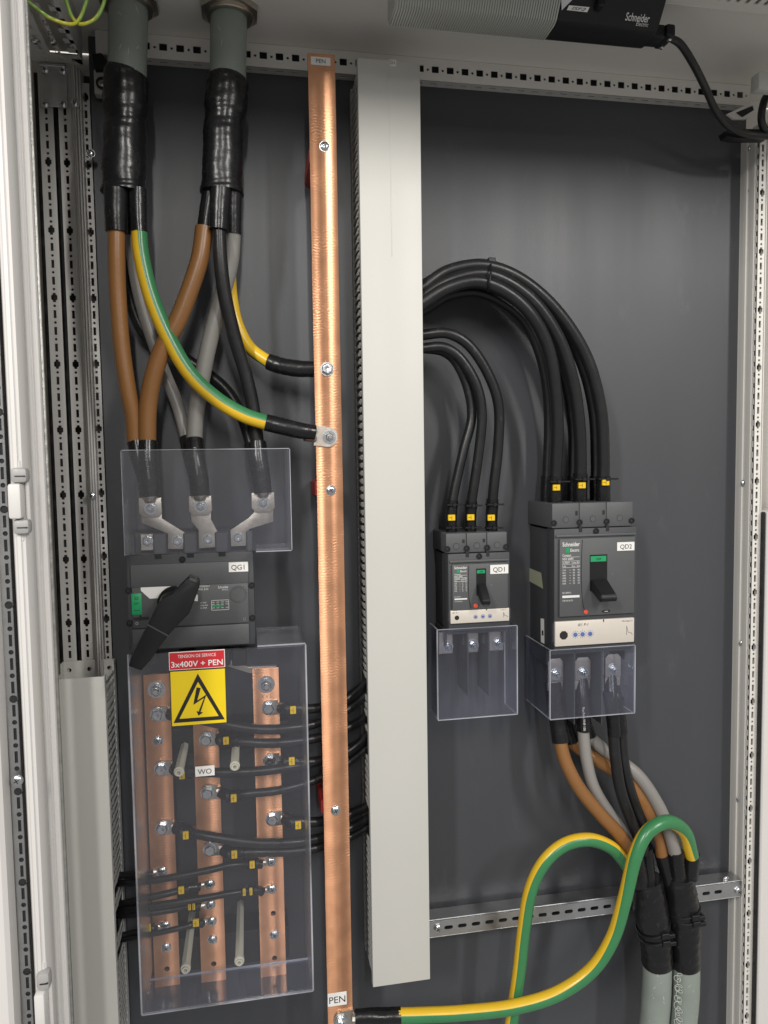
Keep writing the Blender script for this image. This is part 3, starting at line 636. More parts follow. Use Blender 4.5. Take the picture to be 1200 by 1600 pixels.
bus_cable((328, 1380), -1, [(283, 1392)], [(300, 1386, .07), (270, 1394, .078), (235, 1402, .078), (205, 1409, .066), (183, 1413, .05), (160, 1414, .05)], rs_, 'black cable from the middle bar topmost small lug to the left duct', G2, False, 9.5)
bus_cable((425, 1388), -1, [(381.5, 1395), (392, 1394)], [(400, 1391, .07), (360, 1396, .08), (320, 1403, .085), (250, 1414, .085), (205, 1420, .068), (184, 1422, .05), (160, 1422, .05)], rs_, 'black cable with two yellow markers from the right bar lower small lug', G2, False, 5)
bus_cable((329, 1412), -1, [(296, 1417.5), (302.5, 1417)], [(300, 1416, .066), (270, 1421, .066), (235, 1426, .066), (205, 1429, .06), (184, 1430, .05), (160, 1430, .05)], rs_, 'black cable with two yellow markers from the middle bar second small lug', G2, False, 4.8)
bus_cable((259, 1445), -1, [(230, 1451)], [(236, 1450, .07), (212, 1456, .06), (185, 1462, .05), (160, 1464, .05)], .0042, 'thin black cable from the left bar lowest small lug to the left duct', G2, False, 11)
bus_cable((331, 1438), -1, [(306, 1443)], [(312, 1442, .07), (285, 1449, .078), (250, 1457, .078), (215, 1464, .066), (185, 1469, .05), (160, 1470, .05)], .0042, 'thin black cable from the middle bar lowest small lug, lowest to the left duct', G2, False, 10)

# ivory spacers carrying the cover
def spacer(px, py, d0, label):
    p = P(px, py, .152); q = Vector((p.x, -d0, p.z)); t = Thing('spacer_post', label, 'spacer', q, 'ivory hexagonal spacers under the clear cover')
    t.part('post', MB().lathe(q, FR, [(0, .0062), (.152 - d0 - .006, .0068)], 6), IVORY, ang=20)
    t.part('tip', MB().lathe(p + NB * .007, FR, [(0, .0072), (.007, .0072), (.007, .0050), (.011, .0050), (.011, .0028), (.005, .0024)], 18), IVORY)
spacer(279.5, 1206, .045, 'ivory spacer post left of the WO plate'); spacer(367, 1197, .045, 'ivory spacer post right of the WO plate')
spacer(290, 1514, .004, 'ivory spacer post between left and middle bars near the bottom'); spacer(374, 1502, .004, 'ivory spacer post between middle and right bars near the bottom')

# ================================================================== PEN BAR
DP = .10
x0 = (P(483, 84, DP).x + P(510.5, 1600, DP).x) / 2; x1 = (P(524, 86, DP).x + P(550.5, 1600, DP).x) / 2; zt_ = P(503, 84, DP).z
pen = Thing('copper_bar', 'tall milled copper PEN bar running the full height of the plate', 'busbar', ((x0 + x1) / 2, -DP + .006, ZBOT + .1))
pb = MB(); nseg = 60; rows = []
for k in range(nseg + 1):
    z = zt_ + (ZBOT + .1 - zt_) * k / nseg; j = .00012 * math.sin(k * 2.1) + .0002 * math.sin(k * .37); rows.append([(x0 + j, -DP, z), (x1 + j * .6, -DP, z), (x1 + j * .6, -DP + .006, z), (x0 + j, -DP + .006, z)])
vs = [p for r in rows for p in r]; fs = [[0, 1, 2, 3]] + [[4 * k + a, 4 * k + (a + 1) % 4, 4 * k + 4 + (a + 1) % 4, 4 * k + 4 + a] for k in range(nseg) for a in range(4)]
bar = pen.part('bar', pb.add(vs, fs), COPPER)
nameplate(pen, None, 'PEN', 485.5, 87.5, 516.5, 103, DP, 'white plate reading PEN at the top of the bar'); nameplate(pen, None, 'PEN', 512, 1553.5, 542, 1569.5, DP, 'white plate reading PEN at the bottom of the bar')
for px, py, me in ((507, 229, PAN), (517, 766, PAN), (524.5, 1266, PAN)): pen.put('screw', me, P(px, py, DP))
pen.put('bolt', HEX, P(511, 577, DP)); pen.put('bolt', NUTS, P(514, 683, DP) + FR * .004); pen.put('bolt', NUTS, P(533, 1592, DP) + FR * .004)
for px, py, lab in ((482, 262, 'topmost'), (491, 762, 'second, beside the lower earth lug,'), (499, 1240, 'lowest')):
    q = P(px + 15, py, .05); s_ = MB().lathe((q.x, -.002, q.z), FR, [(0, .0195), (.03, .0205), (.04, .0205), (.0915, .0198)], 6)
    solo('standoff_insulator', s_, REDI, lab + ' red standoff insulator holding the PEN bar', 'insulator', (q.x, -.002, q.z), 'red standoffs behind the PEN bar', 20)

# ================================================================== INCOMING CABLES
def earth(pts, r, stripe): return MB().tube(pts, r, 20, 8, stripe=stripe)
def leg(m, a, b, r0, r1): m.tube([a, a.lerp(b, .5), b], [r0, (r0 + r1) / 2, r1], 14, 6, wob=.015)
DI = .10
inA = Thing('incoming_cable', 'left thick grey green cable entering at the top, split into coloured cores', 'cable', P(200, 0, DI), 'thick incoming cables')
inB = Thing('incoming_cable', 'right thick grey green cable entering at the top, split into coloured cores', 'cable', P(358, 0, DI), 'thick incoming cables')
def scuffs(t, parent, pts, r, n, seed):
    rnd = random.Random(seed); m = MB(); S, _ = spline(pts, r, 20)
    for _k in range(n):
        i = rnd.randrange(1, len(S) - 1); a = rnd.uniform(-1.0, 1.0); w_ = rnd.uniform(.001, .0018); l = rnd.uniform(.003, .016)
        tt = (S[i + 1] - S[i]).normalized(); nn, bb = orth(tt); c = math.cos(a); q = math.sin(a); p = S[i] + (nn * c + bb * q) * (r * 1.004); sd_ = (bb * c - nn * q)
        k = rnd.uniform(-.8, .8); dr_ = (tt * math.cos(k) + sd_ * math.sin(k)); pr = dr_.cross(nn * c + bb * q)
        m.add([p - dr_ * l / 2, p + pr * w_ / 2, p + dr_ * l / 2, p - pr * w_ / 2], [[0, 1, 2, 3]])
    t.part('scuff_marks', m, mat('sheath_scuff', (.42, .46, .40), .6), parent)['kind'] = 'stuff'
pa_ = pp([(203, -60, DI), (201, 0, DI), (200, 60, DI), (199, 125, DI)]); sh = inA.part('sheath', MB().tube(pa_, .0265, 24, wob=.006), SHEATH); scuffs(inA, sh, pa_, .0265, 12, 2)
pb_ = pp([(360, -60, DI), (358, 0, DI), (357, 60, DI), (356, 135, DI)]); sh2 = inB.part('sheath', MB().tube(pb_, .0258, 24, wob=.006), SHEATH); scuffs(inB, sh2, pb_, .0258, 16, 5)
inA.part('heat_shrink', MB().tube(pp([(198, 116, DI), (197, 124, DI), (196.5, 165, DI), (196, 190, DI), (195, 215, DI), (194, 260, DI), (194, 288, DI), (194, 303, DI)]), [.0272, .0305, .0310, .0275, .0292, .0302, .0292, .0318], 28, 8, wob=.022), SHR)
inB.part('heat_shrink', MB().tube(pp([(356, 122, DI), (355.5, 130, DI), (353, 165, DI), (350, 190, DI), (349, 215, DI), (348, 250, DI), (347, 285, DI), (347, 303, DI)]), [.0266, .0298, .0300, .0272, .0290, .0286, .0290, .0312], 28, 8, wob=.022), SHR)
for t, legs in ((inA, [((181, 296, .115), (182, 362, .112), .0165), ((215, 296, .113), (217, 363, .113), .0130), ((199, 296, .085), (200, 358, .07), .012), ((206, 296, .08), (207, 368, .075), .011)]),
                (inB, [((330, 296, .105), (319, 366, .108), .0125), ((345, 296, .118), (342, 360, .118), .0155), ((364, 296, .105), (364, 366, .10), .0130), ((356, 296, .085), (362, 372, .075), .012)])):
    for a, b, r in legs:
        m = MB(); leg(m, P(*a), P(*b), r, r * .93); t.part('breakout_leg', m, SHR)
c1 = inA.part('core', MB().tube(pp([(182, 352, .112), (182, 400, .11), (184, 460, .105), (190, 540, .10), (200, 610, .095), (208, 650, .09), (212, 700, .085)]), .0118, 18), BROWN, label='brown core of the left incoming cable')
inA.part('core', MB().tube(pp([(206, 355, .075), (209, 410, .065), (220, 470, .06), (238, 530, .055), (258, 585, .055), (278, 635, .058), (293, 692, .068)]), .0095, 16), GREYC, label='grey core of the left incoming cable')
inA.part('core', MB().tube(pp([(200, 350, .065), (196, 420, .05), (203, 465, .04), (226, 520, .035), (275, 552, .035), (318, 580, .035), (355, 612, .04), (380, 655, .052), (395, 702, .07)]), .0095, 16), RUB, label='black core of the left incoming cable')
eA = pp([(217, 355, .113), (221, 400, .112), (236, 462, .112), (262, 525, .112), (296, 583, .112), (338, 623, .112), (380, 648, .112), (418, 661, .112)])
inA.part('core', earth(eA, .0112, [PI - .1, PI, PI, PI, PI + .1]), [YEL, GREEN], label='green and yellow core running to the lower PEN bar lug')
inB.part('core', MB().tube(pp([(319, 356, .108), (313, 400, .11), (300, 443, .11), (278, 500, .108), (255, 543, .105), (239, 590, .10), (231, 640, .095), (230, 700, .09)]), .0128, 18), BROWN, label='brown core of the right incoming cable')
inB.part('core', MB().tube(pp([(342, 350, .118), (345, 410, .116), (352, 465, .11), (366, 525, .10), (384, 585, .09), (396, 640, .085), (403, 700, .085)]), .0100, 16), RUB, label='black core of the right incoming cable')
inB.part('core', MB().tube(pp([(364, 356, .10), (360, 410, .09), (346, 465, .088), (327, 535, .085), (314, 600, .082), (306, 650, .08), (303, 700, .08)]), .0120, 18), GREYC, label='grey core of the right incoming cable')
eB = pp([(362, 362, .075), (359, 430, .06), (364, 480, .055), (374, 515, .055), (392, 545, .06), (422, 567, .07)])
inB.part('core', earth(eB, .0095, [-.5, -.6, -.9, -1.1]), [YEL, GREEN], label='green and yellow core running behind the PEN bar')
# sleeves and lugs
inA.part('sleeve', MB().tube(pp([(415, 660, .112), (440, 666, .112), (465, 672, .112), (492, 676, .109)]), [.0125, .0128, .0122, .0115], 18, 8, wob=.02), SHR)
q = P(514, 683, DP); lug(inA, q + FR * .0002, -1, .011, .030, .022, .0035, .12)
inB.part('sleeve', MB().tube(pp([(419, 565, .07), (440, 572, .075), (465, 576, .08), (497, 577, .086)]), [.0122, .0128, .0126, .0122], 18, 8, wob=.03), SHR)
TD = .085
def rsleeve(t, pts, r): t.part('sleeve', MB().tube(pp(pts), r, 18, 8, wob=.02), SHR)
rsleeve(inA, [(212, 690, .086), (219, 720, .09), (229, 750, .092), (232, 775, .092)], .0130); rsleeve(inB, [(230, 690, .09), (231, 720, .095), (233, 750, .095), (235, 775, .094)], .0142)
rsleeve(inB, [(303, 688, .08), (306, 720, .092), (311, 750, .094), (313, 774, .094)], .0142); rsleeve(inA, [(292, 684, .066), (300, 720, .08), (309, 750, .085), (312, 770, .09)], .0115)
rsleeve(inB, [(402, 692, .085), (405, 720, .092), (409, 750, .094), (411, 770, .094)], .0135); rsleeve(inA, [(393, 694, .068), (399, 720, .08), (406, 750, .085), (409, 765, .09)], .0115)
tx = MB(); 
for px, py in ((223, 708), (299, 702)): tx.text('Raychem', P(px + 3, py - 4, .1105), Vector((.08, 0, -1)).normalized(), Vector((1, 0, .08)).normalized(), .0055, width=.040)
inB.part('lettering', tx, SHEATH, label='white print along the heat shrink')
for t, px, py in ((inB, 235, 793), (inB, 313, 790), (inB, 411, 785)):
    at = P(px, py, TD + .004); m = MB(); X0, X1, Z0, Z1 = rc(px - 18, py - 15, px + 18, py + 14, TD + .004)
    m.prism([(X0, Z1), (X0 - .0005, Z0 + .006), (X0 + .005, Z0), (X1 - .005, Z0), (X1 + .0005, Z0 + .006), (X1, Z1)], TD + .0005, TD + .006, .0008)
    m.tube([Vector((at.x, -TD - .0075, Z1 + .010)), Vector((at.x, -TD - .007, Z1 + .003)), Vector((at.x, -TD - .0035, Z1 - .004))], [.0115, .011, .009], 14); t.part('lug', m, TIN)
# cable glands
for k, (px, lab) in enumerate(((201, 'left'), (358, 'right'))):
    g = P(px, 0, DI); m = MB(); m.lathe((g.x, -DI, ZROOF + .001), -V_, [(0, .043), (.002, .043), (.009, .042), (.010, .038), (.010, .030), (.002, .030)], 8); m.lathe((g.x, -DI, ZROOF + .001), -V_, [(.009, .034), (.0135, .034), (.0145, .0325), (.0145, .0295)], 28)
    solo('cable_gland', m, BRASS, lab + ' metal gland nut where a thick cable passes the roof', 'cable gland', (g.x, -DI, ZROOF), 'cable glands in the roof')

# ================================================================== MAIN SWITCH QG1
dS = .10
sw = Thing('switch_disconnector', 'charcoal main switch with angled black rotary handle and plate QG1', 'switch', P(300, 960, 0))
X0, X1, Z0, Z1 = rc(196, 866, 400, 1008, dS); Z1 = P(297, 864.5, dS).z; Z0 = P(300, 1013, dS).z
bd = MB(); bd.box(X0 + .004, X1 - .004, -.070, -.002, Z0 - .012, Z1 + .030, .003); bd.box(X0, X1, -dS, -dS + .035, Z0, Z1, .0025, 0, 2)
case = sw.part('case', bd, CASE)
def panel(t, par, a, b, c, e, d, th, m_, bev=.0015, name='front_cover', lab=None):
    x0, x1, z0, z1 = rc(a, b, c, e, d + th); return t.part(name, MB().box(x0, x1, -d - th, -d + .0005, z0, z1, bev, 0, 2), m_, par, lab)
panel(sw, case, 203, 883, 388.5, 911, dS, .0035, CASE2); panel(sw, case, 205.5, 917, 389.5, 973, dS, .0022, CASE2); panel(sw, case, 206, 984, 390, 1006, dS, .0035, CASE2)
fd = dS + .0024
gl = panel(sw, case, 205, 928, 222, 960, fd, .0006, GRN, .0002, 'position_label', 'green OFF label')
x0, x1, z0, z1 = rc(205, 928, 222, 960, fd); tm = MB(); c = (x0 + x1) / 2
tm.text('O', (c, -fd - .0007, z1 - .009), U, V_, .007, 'CENTER'); tm.text('OFF', (c, -fd - .0007, z1 - .016), U, V_, .0045, 'CENTER'); tm.box(x0 + .003, x1 - .003, -fd - .0008, -fd - .0006, z0 + .006, z0 + .0068)
sw.part('lettering', tm, INK, gl)
wp = MB().pprism([(220, 918), (282, 915.5), (309, 930), (309, 939.5), (256, 934), (234, 935.5), (220, 923)], fd - .0003, fd + .0007, 0)
o = P(267, 921.5, fd + .0007); wp.text('ON', o, U, V_, .0058, mi=1); sw.part('dial_plate', wp, [WHITE, INK], case, 'white dial plate reading ON')
tm = MB(); tm.text('Compact', P(308, 917.5, fd), U, V_, .0048, width=.018); tm.text('INS 630', P(310, 922.5, fd), U, V_, .0048, width=.014)
tm.text('Schneider', P(340.5, 919.5, fd), U, V_, .0055, width=P(357, 919, fd).x - P(340.5, 919, fd).x, bold=.01); tm.text('Electric', P(347, 922.5, fd), U, V_, .003)
x0, x1, z0, z1 = rc(330, 938, 358, 952.5, fd)
tm.box(x0, x1, -fd - .0004, -fd, z1 - .0006, z1); tm.box(x0, x1, -fd - .0004, -fd, z0, z0 + .0006); tm.box(x0, x0 + .0006, -fd - .0004, -fd, z0, z1); tm.box(x1 - .0006, x1, -fd - .0004, -fd, z0, z1)
for r in range(3):
    for k in range(4): tm.text('690', (x0 + .001 + k * .0066, -fd, z1 - .004 - r * .0033 - (.002 if r > 1 else 0)), U, V_, .0026)
for r, s_ in enumerate(('Ui 750V', 'Uimp 8kV', 'Ith 630A')): tm.text(s_, P(313, 943 + r * 4, fd), U, V_, .0028)
tm.box(x0 + .001, x1 - .008, -fd - .0005, -fd, (z0 + z1) / 2 - .0022, (z0 + z1) / 2 + .0002, 0, 1)
sw.part('lettering', tm, [WINK, GRN], case, 'white rating print with Schneider Electric')
ck = MB(); q = P(372.5, 928, fd); ck.lathe((q.x, -fd, q.z), FR, [(0, .0125), (.0010, .0125), (.0010, .0113), (-.0006, .0110), (-.0006, .001)], 32); sw.part('knockout', ck, CASE2, case)
for px, py in ((200.5, 923), (393.5, 914.5), (202.5, 974), (394.5, 965.5), (285, 874)): sw.put('screw', SCREWB, P(px, py, dS + .0004), case)
for px, py in ((214, 974), (381, 916), (382, 967)): sw.put('screw', hw('socket', .4), P(px, py, fd), case)
mk = MB()
for px, py in ((215, 966),): x0, x1, z0, z1 = rc(px - 6, py - 1, px + 18, py + 2, fd); mk.box(x0, x1, -fd - .0005, -fd + .001, z0, z1); mk.box(x0 + .008, x0 + .011, -fd - .0006, -fd + .001, z0 - .001, z1 + .003)
for px in (247, 297.5, 347):
    x0, x1, z0, z1 = rc(px - 5.5, 866 - (px - 247) * .04, px + 5.5, 873 - (px - 247) * .04, dS + .0005); mk.box(x0, x1, -dS - .0006, -dS + .001, z0, z1)
sw.part('slot_mark', mk, DARKREC, case)
nameplate(sw, case, 'QG1', 357, 879, 388, 893, dS + .0035)
# handle
hd = MB(); hp = [(296, 901), (309, 906), (311, 911), (310, 921), (303, 940), (295, 960), (279, 976), (262, 994), (236, 1031), (220, 1049), (200, 1042), (204, 1026), (230, 976), (240, 955), (252, 935), (268, 928), (284, 912)]
hd.pprism([(hx + 0, hy) for hx, hy in hp], .1665, .190, .005)
hn = sw.part('rotary_handle', hd, BLK, None, 'black rotary handle turned to OFF')
q = P(273, 940, dS); sw.part('handle_shaft', MB().lathe((q.x, -dS - .001, q.z), FR, [(0, .024), (.012, .024), (.017, .020), (.069, .018)], 28), BLK, hn)
sw.part('handle_joint', MB().pprism([(230.5, 975), (264, 993), (263, 995), (230, 977)], .1895, .1904, 0), CASE, hn)
sw.part('handle_tip', MB().pprism([(297, 902.5), (308, 906.5), (306, 911), (295, 907)], .1895, .192, .001), CASE, hn)
# terminals and spreaders
tb_ = MB()
for a, b in ((197, 212), (240, 262), (287, 309), (336, 358), (384, 396)):
    x0, x1, z0, z1 = rc(a, 834 - (a - 197) * .03, b, 868, .075); tb_.box(x0, x1, -.088, -.01, z0, z1, .002)
sw.part('terminal_partition', tb_, CASE, case)
sp_ = MB()
for poly in ([(218, 783), (252, 783), (253, 810), (292, 834), (287, 842), (286, 858), (262, 858), (262, 834), (221, 817), (221, 806)],
             [(296, 778), (329, 776), (330, 812), (341, 833), (336, 855), (311, 857), (310, 828), (299, 815), (298, 803)],
             [(395, 776), (427, 774), (427, 815), (389, 827), (384, 853), (361, 854), (360, 828), (388, 810), (397, 800)]):
    sw.part('spreader_link', MB().pprism(poly, TD - .004, TD, .0008), TIN, None, 'tinned link stepping from terminal to cable lug')
for px, py in ((236, 794), (313.5, 791), (411, 786)): sw.put('stud_nut', NUTS, P(px, py, TD + .006))
for px, py in ((230.5, 845), (277.5, 845), (325, 843), (372, 840)): sw.put('terminal_bolt', HEXS, P(px, py, TD))
x0, x1, z0, z1 = rc(219, 834, 241, 860, .08); sw.part('terminal_pad', MB().box(x0, x1, -.082, -.06, z0, z1, .001), TIN, case)
lt = MB()
for px in (232, 292, 348, 374):
    x0, x1, z0, z1 = rc(px - 12, 1016, px + 12, 1040, .085); lt.box(x0, x1, -.085, -.01, z0, z1, .002)
sw.part('lower_terminal_block', lt, BLK, case)
# links from the switch to the bars
lk = MB().pprism([(345, 1026), (388, 1042), (432, 1040), (432, 1050), (390, 1052), (345, 1038)], .05, .058, .001); sw.part('spreader_link', lk, TIN)

# ================================================================== CLEAR COVERS
def sheet(m, x0, x1, y0, y1, z0, z1): m.box(x0, x1, y0, y1, z0, z1, 0)
def edge_strip(m, x0, x1, y0, y1, z0, z1): m.box(x0, x1, y0, y1, z0, z1, 0)
dU = .135; X0, X1, Z0, Z1 = rc(189.5, 705, 455.5, 859, dU); Z1 = P(320, 703, dU).z; Z0 = P(320, 864, dU).z; T_ = .003
uc = Thing('terminal_cover', 'clear acrylic cover over the three incoming lugs above the main switch', 'clear cover', ((X0 + X1) / 2, -.06, Z0))
pnl = uc.part('front_sheet', MB().box(X0, X1, -dU, -dU + T_, Z0, Z1, .0008), CLEAR)
uc.part('side_sheet', MB().box(X0 + .0002, X0 + T_, -dU + T_ + .0002, -.05, Z0, Z1), SIDEC); uc.part('side_sheet', MB().box(X1 - T_, X1 - .0002, -dU + T_ + .0002, -.05, Z0, Z1), SIDEC)
xs_ = P(400, 860, dU).x
uc.part('bottom_sheet', MB().box(xs_, X1 - T_ - .0005, -dU + T_ + .0002, -.07, Z0, Z0 + T_), TOPC)
eg = MB(); eg.box(X0, X1, -dU + .0003, -dU + T_ - .0003, Z1 + .0002, Z1 + .0014).box(X0 - .0012, X0 - .0002, -dU, -dU + .008, Z0, Z1).box(X1 + .0002, X1 + .0012, -dU, -dU + .008, Z0, Z1).box(xs_, X1, -dU - .0006, -dU + .004, Z0 - .0014, Z0 - .0002)
uc.part('cut_edge', eg, EDGE, pnl)
dL = .162
XA, XB = (P(203, 1020, dL).x + P(218, 1580, dL).x) / 2, (P(479, 1007, dL).x + P(488, 1550, dL).x) / 2; ZA, ZB = (P(218, 1583, dL).z + P(487, 1551, dL).z) / 2, P(440, 1009, dL).z
lc = Thing('busbar_cover', 'large clear acrylic cover over the three short copper bars, carrying the danger sign', 'clear cover', ((XA + XB) / 2, -.03, ZA))
fs_ = lc.part('front_sheet', MB().box(XA, XB, -dL, -dL + T_, ZA, ZB, .001), CLEAR)
lc.part('side_sheet', MB().box(XA + .0002, XA + T_, -dL + T_ + .0002, -.04, ZA, ZB), SIDEC); lc.part('side_sheet', MB().box(XB - T_, XB - .0002, -dL + T_ + .0002, -.04, ZA, ZB), SIDEC)
xt = P(402, 1008, dL).x
lc.part('top_sheet', MB().box(xt, XB - T_ - .0003, -dL + T_ + .0002, -.035, ZB - T_, ZB), TOPC); lc.part('bottom_sheet', MB().box(XA + T_ + .0003, XB - T_ - .0003, -dL + T_ + .0002, -.092, ZA, ZA + T_), CLEARB)
eg = MB(); eg.box(XA, XB, -dL - .0008, -dL + .004, ZA - .0018, ZA - .0002, .0005).box(xt, XB, -dL - .0008, -dL + .004, ZB + .0002, ZB + .002, .0005).box(XA + T_, XB - T_, -.0918, -.0905, ZA, ZA + T_)
for x in (XA, XB): eg.box(x - .0012, x + .0012, -dL - .0012, -dL + .006, ZA, ZB, .0005)
lc.part('cut_edge', eg, EDGE, fs_)
X0, X1, Z0, Z1 = rc(304.5, 1198.5, 335.5, 1211.5, dL)
nameplate(lc, fs_, 'WO', 304.5, 1198.5, 335.5, 1211.5, dL)
# signs
ds = dL + .0005; X0, X1, Z0, Z1 = rc(263.5, 1020, 352, 1042.5, ds); Z1 = P(307, 1016.7, ds).z; Z0 = P(308, 1044.8, ds).z
m = MB().box(X0, X1, -ds - .0012, -ds, Z0, Z1, .0003, 1); b_ = .001; m.box(X0 + b_, X1 - b_, -ds - .0014, -ds - .0008, Z0 + b_, Z1 - b_, 0, 0)
h = Z1 - Z0; c = (X0 + X1) / 2
m.text('TENSION DE SERVICE', (c, -ds - .0014, Z0 + h * .66), U, V_, h * .25, 'CENTER', 1, width=(X1 - X0) * .68); m.text('3x400V + PEN', (c, -ds - .0014, Z0 + h * .16), U, V_, h * .44, 'CENTER', 1, width=(X1 - X0) * .92, bold=.012)
rz = solo('voltage_sign', m, [REDM, WHITE], 'red sign reading TENSION DE SERVICE 3x400V + PEN on the clear cover', 'sign', (c, -ds, Z0))
X0, X1, Z0, Z1 = rc(266, 1050, 354, 1130, ds); Z1 = P(309, 1047, ds).z; Z0 = P(310, 1131.5, ds).z; w_ = X1 - X0; h = Z1 - Z0
m = MB().box(X0, X1, -ds - .0012, -ds, Z0, Z1, .0003, 0)
tp = lambda u, v: (X0 + u * w_, Z0 + v * h)
yq = -ds - .0015
def flat(m, poly, mi, yy): m.add([(x, yy, z) for x, z in poly], [list(range(len(poly)))], mi)
A = [tp(.5, .94), tp(.97, .06), tp(.03, .06)]; I_ = [tp(.5, .79), tp(.86, .13), tp(.14, .13)]
for i in range(3): j = (i + 1) % 3; flat(m, [A[i], A[j], I_[j], I_[i]], 1, yq)
flat(m, [tp(.47, .69), tp(.545, .67), tp(.475, .445), tp(.40, .37)], 1, yq); flat(m, [tp(.40, .37), tp(.475, .445), tp(.645, .545), tp(.60, .485)], 1, yq - .0001)
flat(m, [tp(.645, .545), tp(.60, .485), tp(.495, .24), tp(.53, .235)], 1, yq - .0002); flat(m, [tp(.455, .25), tp(.575, .22), tp(.49, .165)], 1, yq - .0003)
solo('warning_sign', m, [YSIGN, INK], 'yellow square sign with black lightning bolt in a triangle', 'sign', ((X0 + X1) / 2, -ds, Z0))

# ================================================================== CIRCUIT BREAKERS
def breaker(nm, label, fr_, blk, bodyl, pan, tog, trip, npl, dF, xb_left, txt, red, oval, lead):
    t = Thing('circuit_breaker', label, 'circuit breaker', P((bodyl[0] + bodyl[2]) / 2, bodyl[3], 0), 'moulded case breakers')
    x0, x1, z0, z1 = rc(*bodyl, dF)
    xk0 = P(xb_left, (bodyl[1] + bodyl[3]) / 2, .004).x
    b = MB(); b.box(x0, x1, -dF, -dF + .03, z0, z1, .0018, 0, 2); b.box(x0 + .0015, x1 - .0015, -dF + .0295, -.003, z0 + .001, z1 - .003, .002, 0, 2)
    cs = t.part('case', b, CASE)
    X0, X1, Z0, Z1 = rc(*blk, dF - .004); zc_ = z1 + .001
    kb = MB(); n3 = (X1 - X0) / 3
    for k in range(3): kb.box(X0 + k * n3 + .0003, X0 + (k + 1) * n3 - .0003, -dF + .004, -.003, zc_, Z1, .0014, 0, 2)
    tb = t.part('terminal_shroud', kb, CASE2, None)
    dk = MB()
    for k in range(3):
        q = Vector((X0 + (k + .5) * n3, -dF + .004, zc_ + (Z1 - zc_) * .34)); dk = MB(); dk.lathe(q, FR, [(-.001, .0053), (.0002, .0053)], 20, 1); dk.lathe(q, FR, [(-.001, .0046), (.0004, .0046)], 20); t.part('knockout', dk, [CASE2, DARKREC], tb)
    for k in (0.06, 1.0, 2.0, 2.94):
        t.put('screw', SCREWB, (X0 + k * n3, -dF + .0035, zc_ + (Z1 - zc_) * .22), tb)
    sl = MB()
    for k in (1, 2): sl.box(X0 + k * n3 - .0028, X0 + k * n3 + .0028, -dF - .0004, -dF + .006, z1 - .006, z1 + .0035)
    sl.box(X0 + n3 - .007, X0 + n3 - .003, -dF + .0036, -dF + .006, zc_ + (Z1 - zc_) * .5, zc_ + (Z1 - zc_) * .68); sl.box(X0 + 2 * n3 - .007, X0 + 2 * n3 - .003, -dF + .0036, -dF + .006, zc_ + (Z1 - zc_) * .5, zc_ + (Z1 - zc_) * .68)
    t.part('slot_mark', sl, DARKREC, cs); t.put('screw', SCREWB, ((x0 + x1) / 2, -dF - .0002, z1 - .005), cs)
    # raised face
    pth = .005; p0, p1, q0, q1 = rc(*pan, dF + pth); pf = t.part('face_plate', MB().box(p0, p1, -dF - pth, -dF + .001, q0, q1, .0016, 0, 2), CASE2)
    t.part('cover_ledge', MB().box(x0 + .002, x1 - .002, -dF - .003, -dF + .001, q1 + .0022, q1 + .0062, .0012, 0, 2), CASE2, cs)
    dd = dF + pth; w = p1 - p0; h = q1 - q0
    # curved seam and text panel
    sm = MB(); pts = [(p0 + w * .295, q1 - .002), (p0 + w * .285, q0 + h * .7), (p0 + w * .285, q0 + h * .45), (p0 + w * .30, q0 + h * .2), (p0 + w * .33, q0 + h * .05)]
    sm.tube([Vector((x, -dd, z)) for x, z in pts], .0006, 6, 6); t.part('seam', sm, DARKREC, pf)
    tm = MB(); k = w / .125; tx_ = p0 + w * .035; tw = w * .225
    tm.text('Schneider', (tx_, -dd, q1 - h * .095), U, V_, h * .075, width=tw, bold=.015); tm.text('Electric', (tx_ + tw * .45, -dd, q1 - h * .165), U, V_, h * .055, width=tw * .52, bold=.01)
    tm.box(tx_ + tw * .2, tx_ + tw * .4, -dd - .0004, -dd, q1 - h * .175, q1 - h * .115, 0, 1)
    lines = [('Compact', .225, .5), (txt, .27, .62)]
    for s_, v, f in lines: tm.text(s_, (tx_, -dd, q1 - h * v), U, V_, h * .045, width=tw * f, bold=.01)
    tm.text('Ui 800V', (tx_, -dd, q1 - h * .315), U, V_, h * .036, width=tw * .42); tm.text('Uimp 8kV', (tx_ + tw * .54, -dd, q1 - h * .315), U, V_, h * .036, width=tw * .46)
    tm.text('Ue', (tx_, -dd, q1 - h * .36), U, V_, h * .036, width=tw * .2); tm.text('Icu  Ics', (tx_ + tw * .54, -dd, q1 - h * .36), U, V_, h * .036, width=tw * .46)
    for v in (.235, .285, .325, .368): tm.box(tx_ + tw * (.5 if v < .24 else 0), tx_ + tw, -dd - .0003, -dd, q1 - h * v, q1 - h * v + .0004)
    rows = [('220/240', '90', '90'), ('380/415', '50', '50'), ('440', '50', '50'), ('500', '36', '36'), ('525', '22', '22'), ('660/690', '10', '10')]
    for i, (a, b2, c2) in enumerate(rows):
        v = q1 - h * (.41 + i * .034); tm.text(a, (tx_, -dd, v), U, V_, h * .03, width=tw * .2); tm.text('~', (tx_ + tw * .4, -dd, v), U, V_, h * .04); tm.text(b2, (tx_ + tw * .6, -dd, v), U, V_, h * .03); tm.text(c2, (tx_ + tw * .88, -dd, v), U, V_, h * .03)
    tm.text('IEC 60947-2', (tx_, -dd, q1 - h * .70), U, V_, h * .03, width=tw * .5); tm.box(tx_, tx_ + tw, -dd - .0003, -dd, q1 - h * .755, q1 - h * .725); tm.text('UTE VDE BS CEI', (tx_, -dd, q1 - h * .80), U, V_, h * .028, width=tw * .6)
    t.part('lettering', tm, [WINK, GRN], pf, 'white rating print with Schneider Electric')
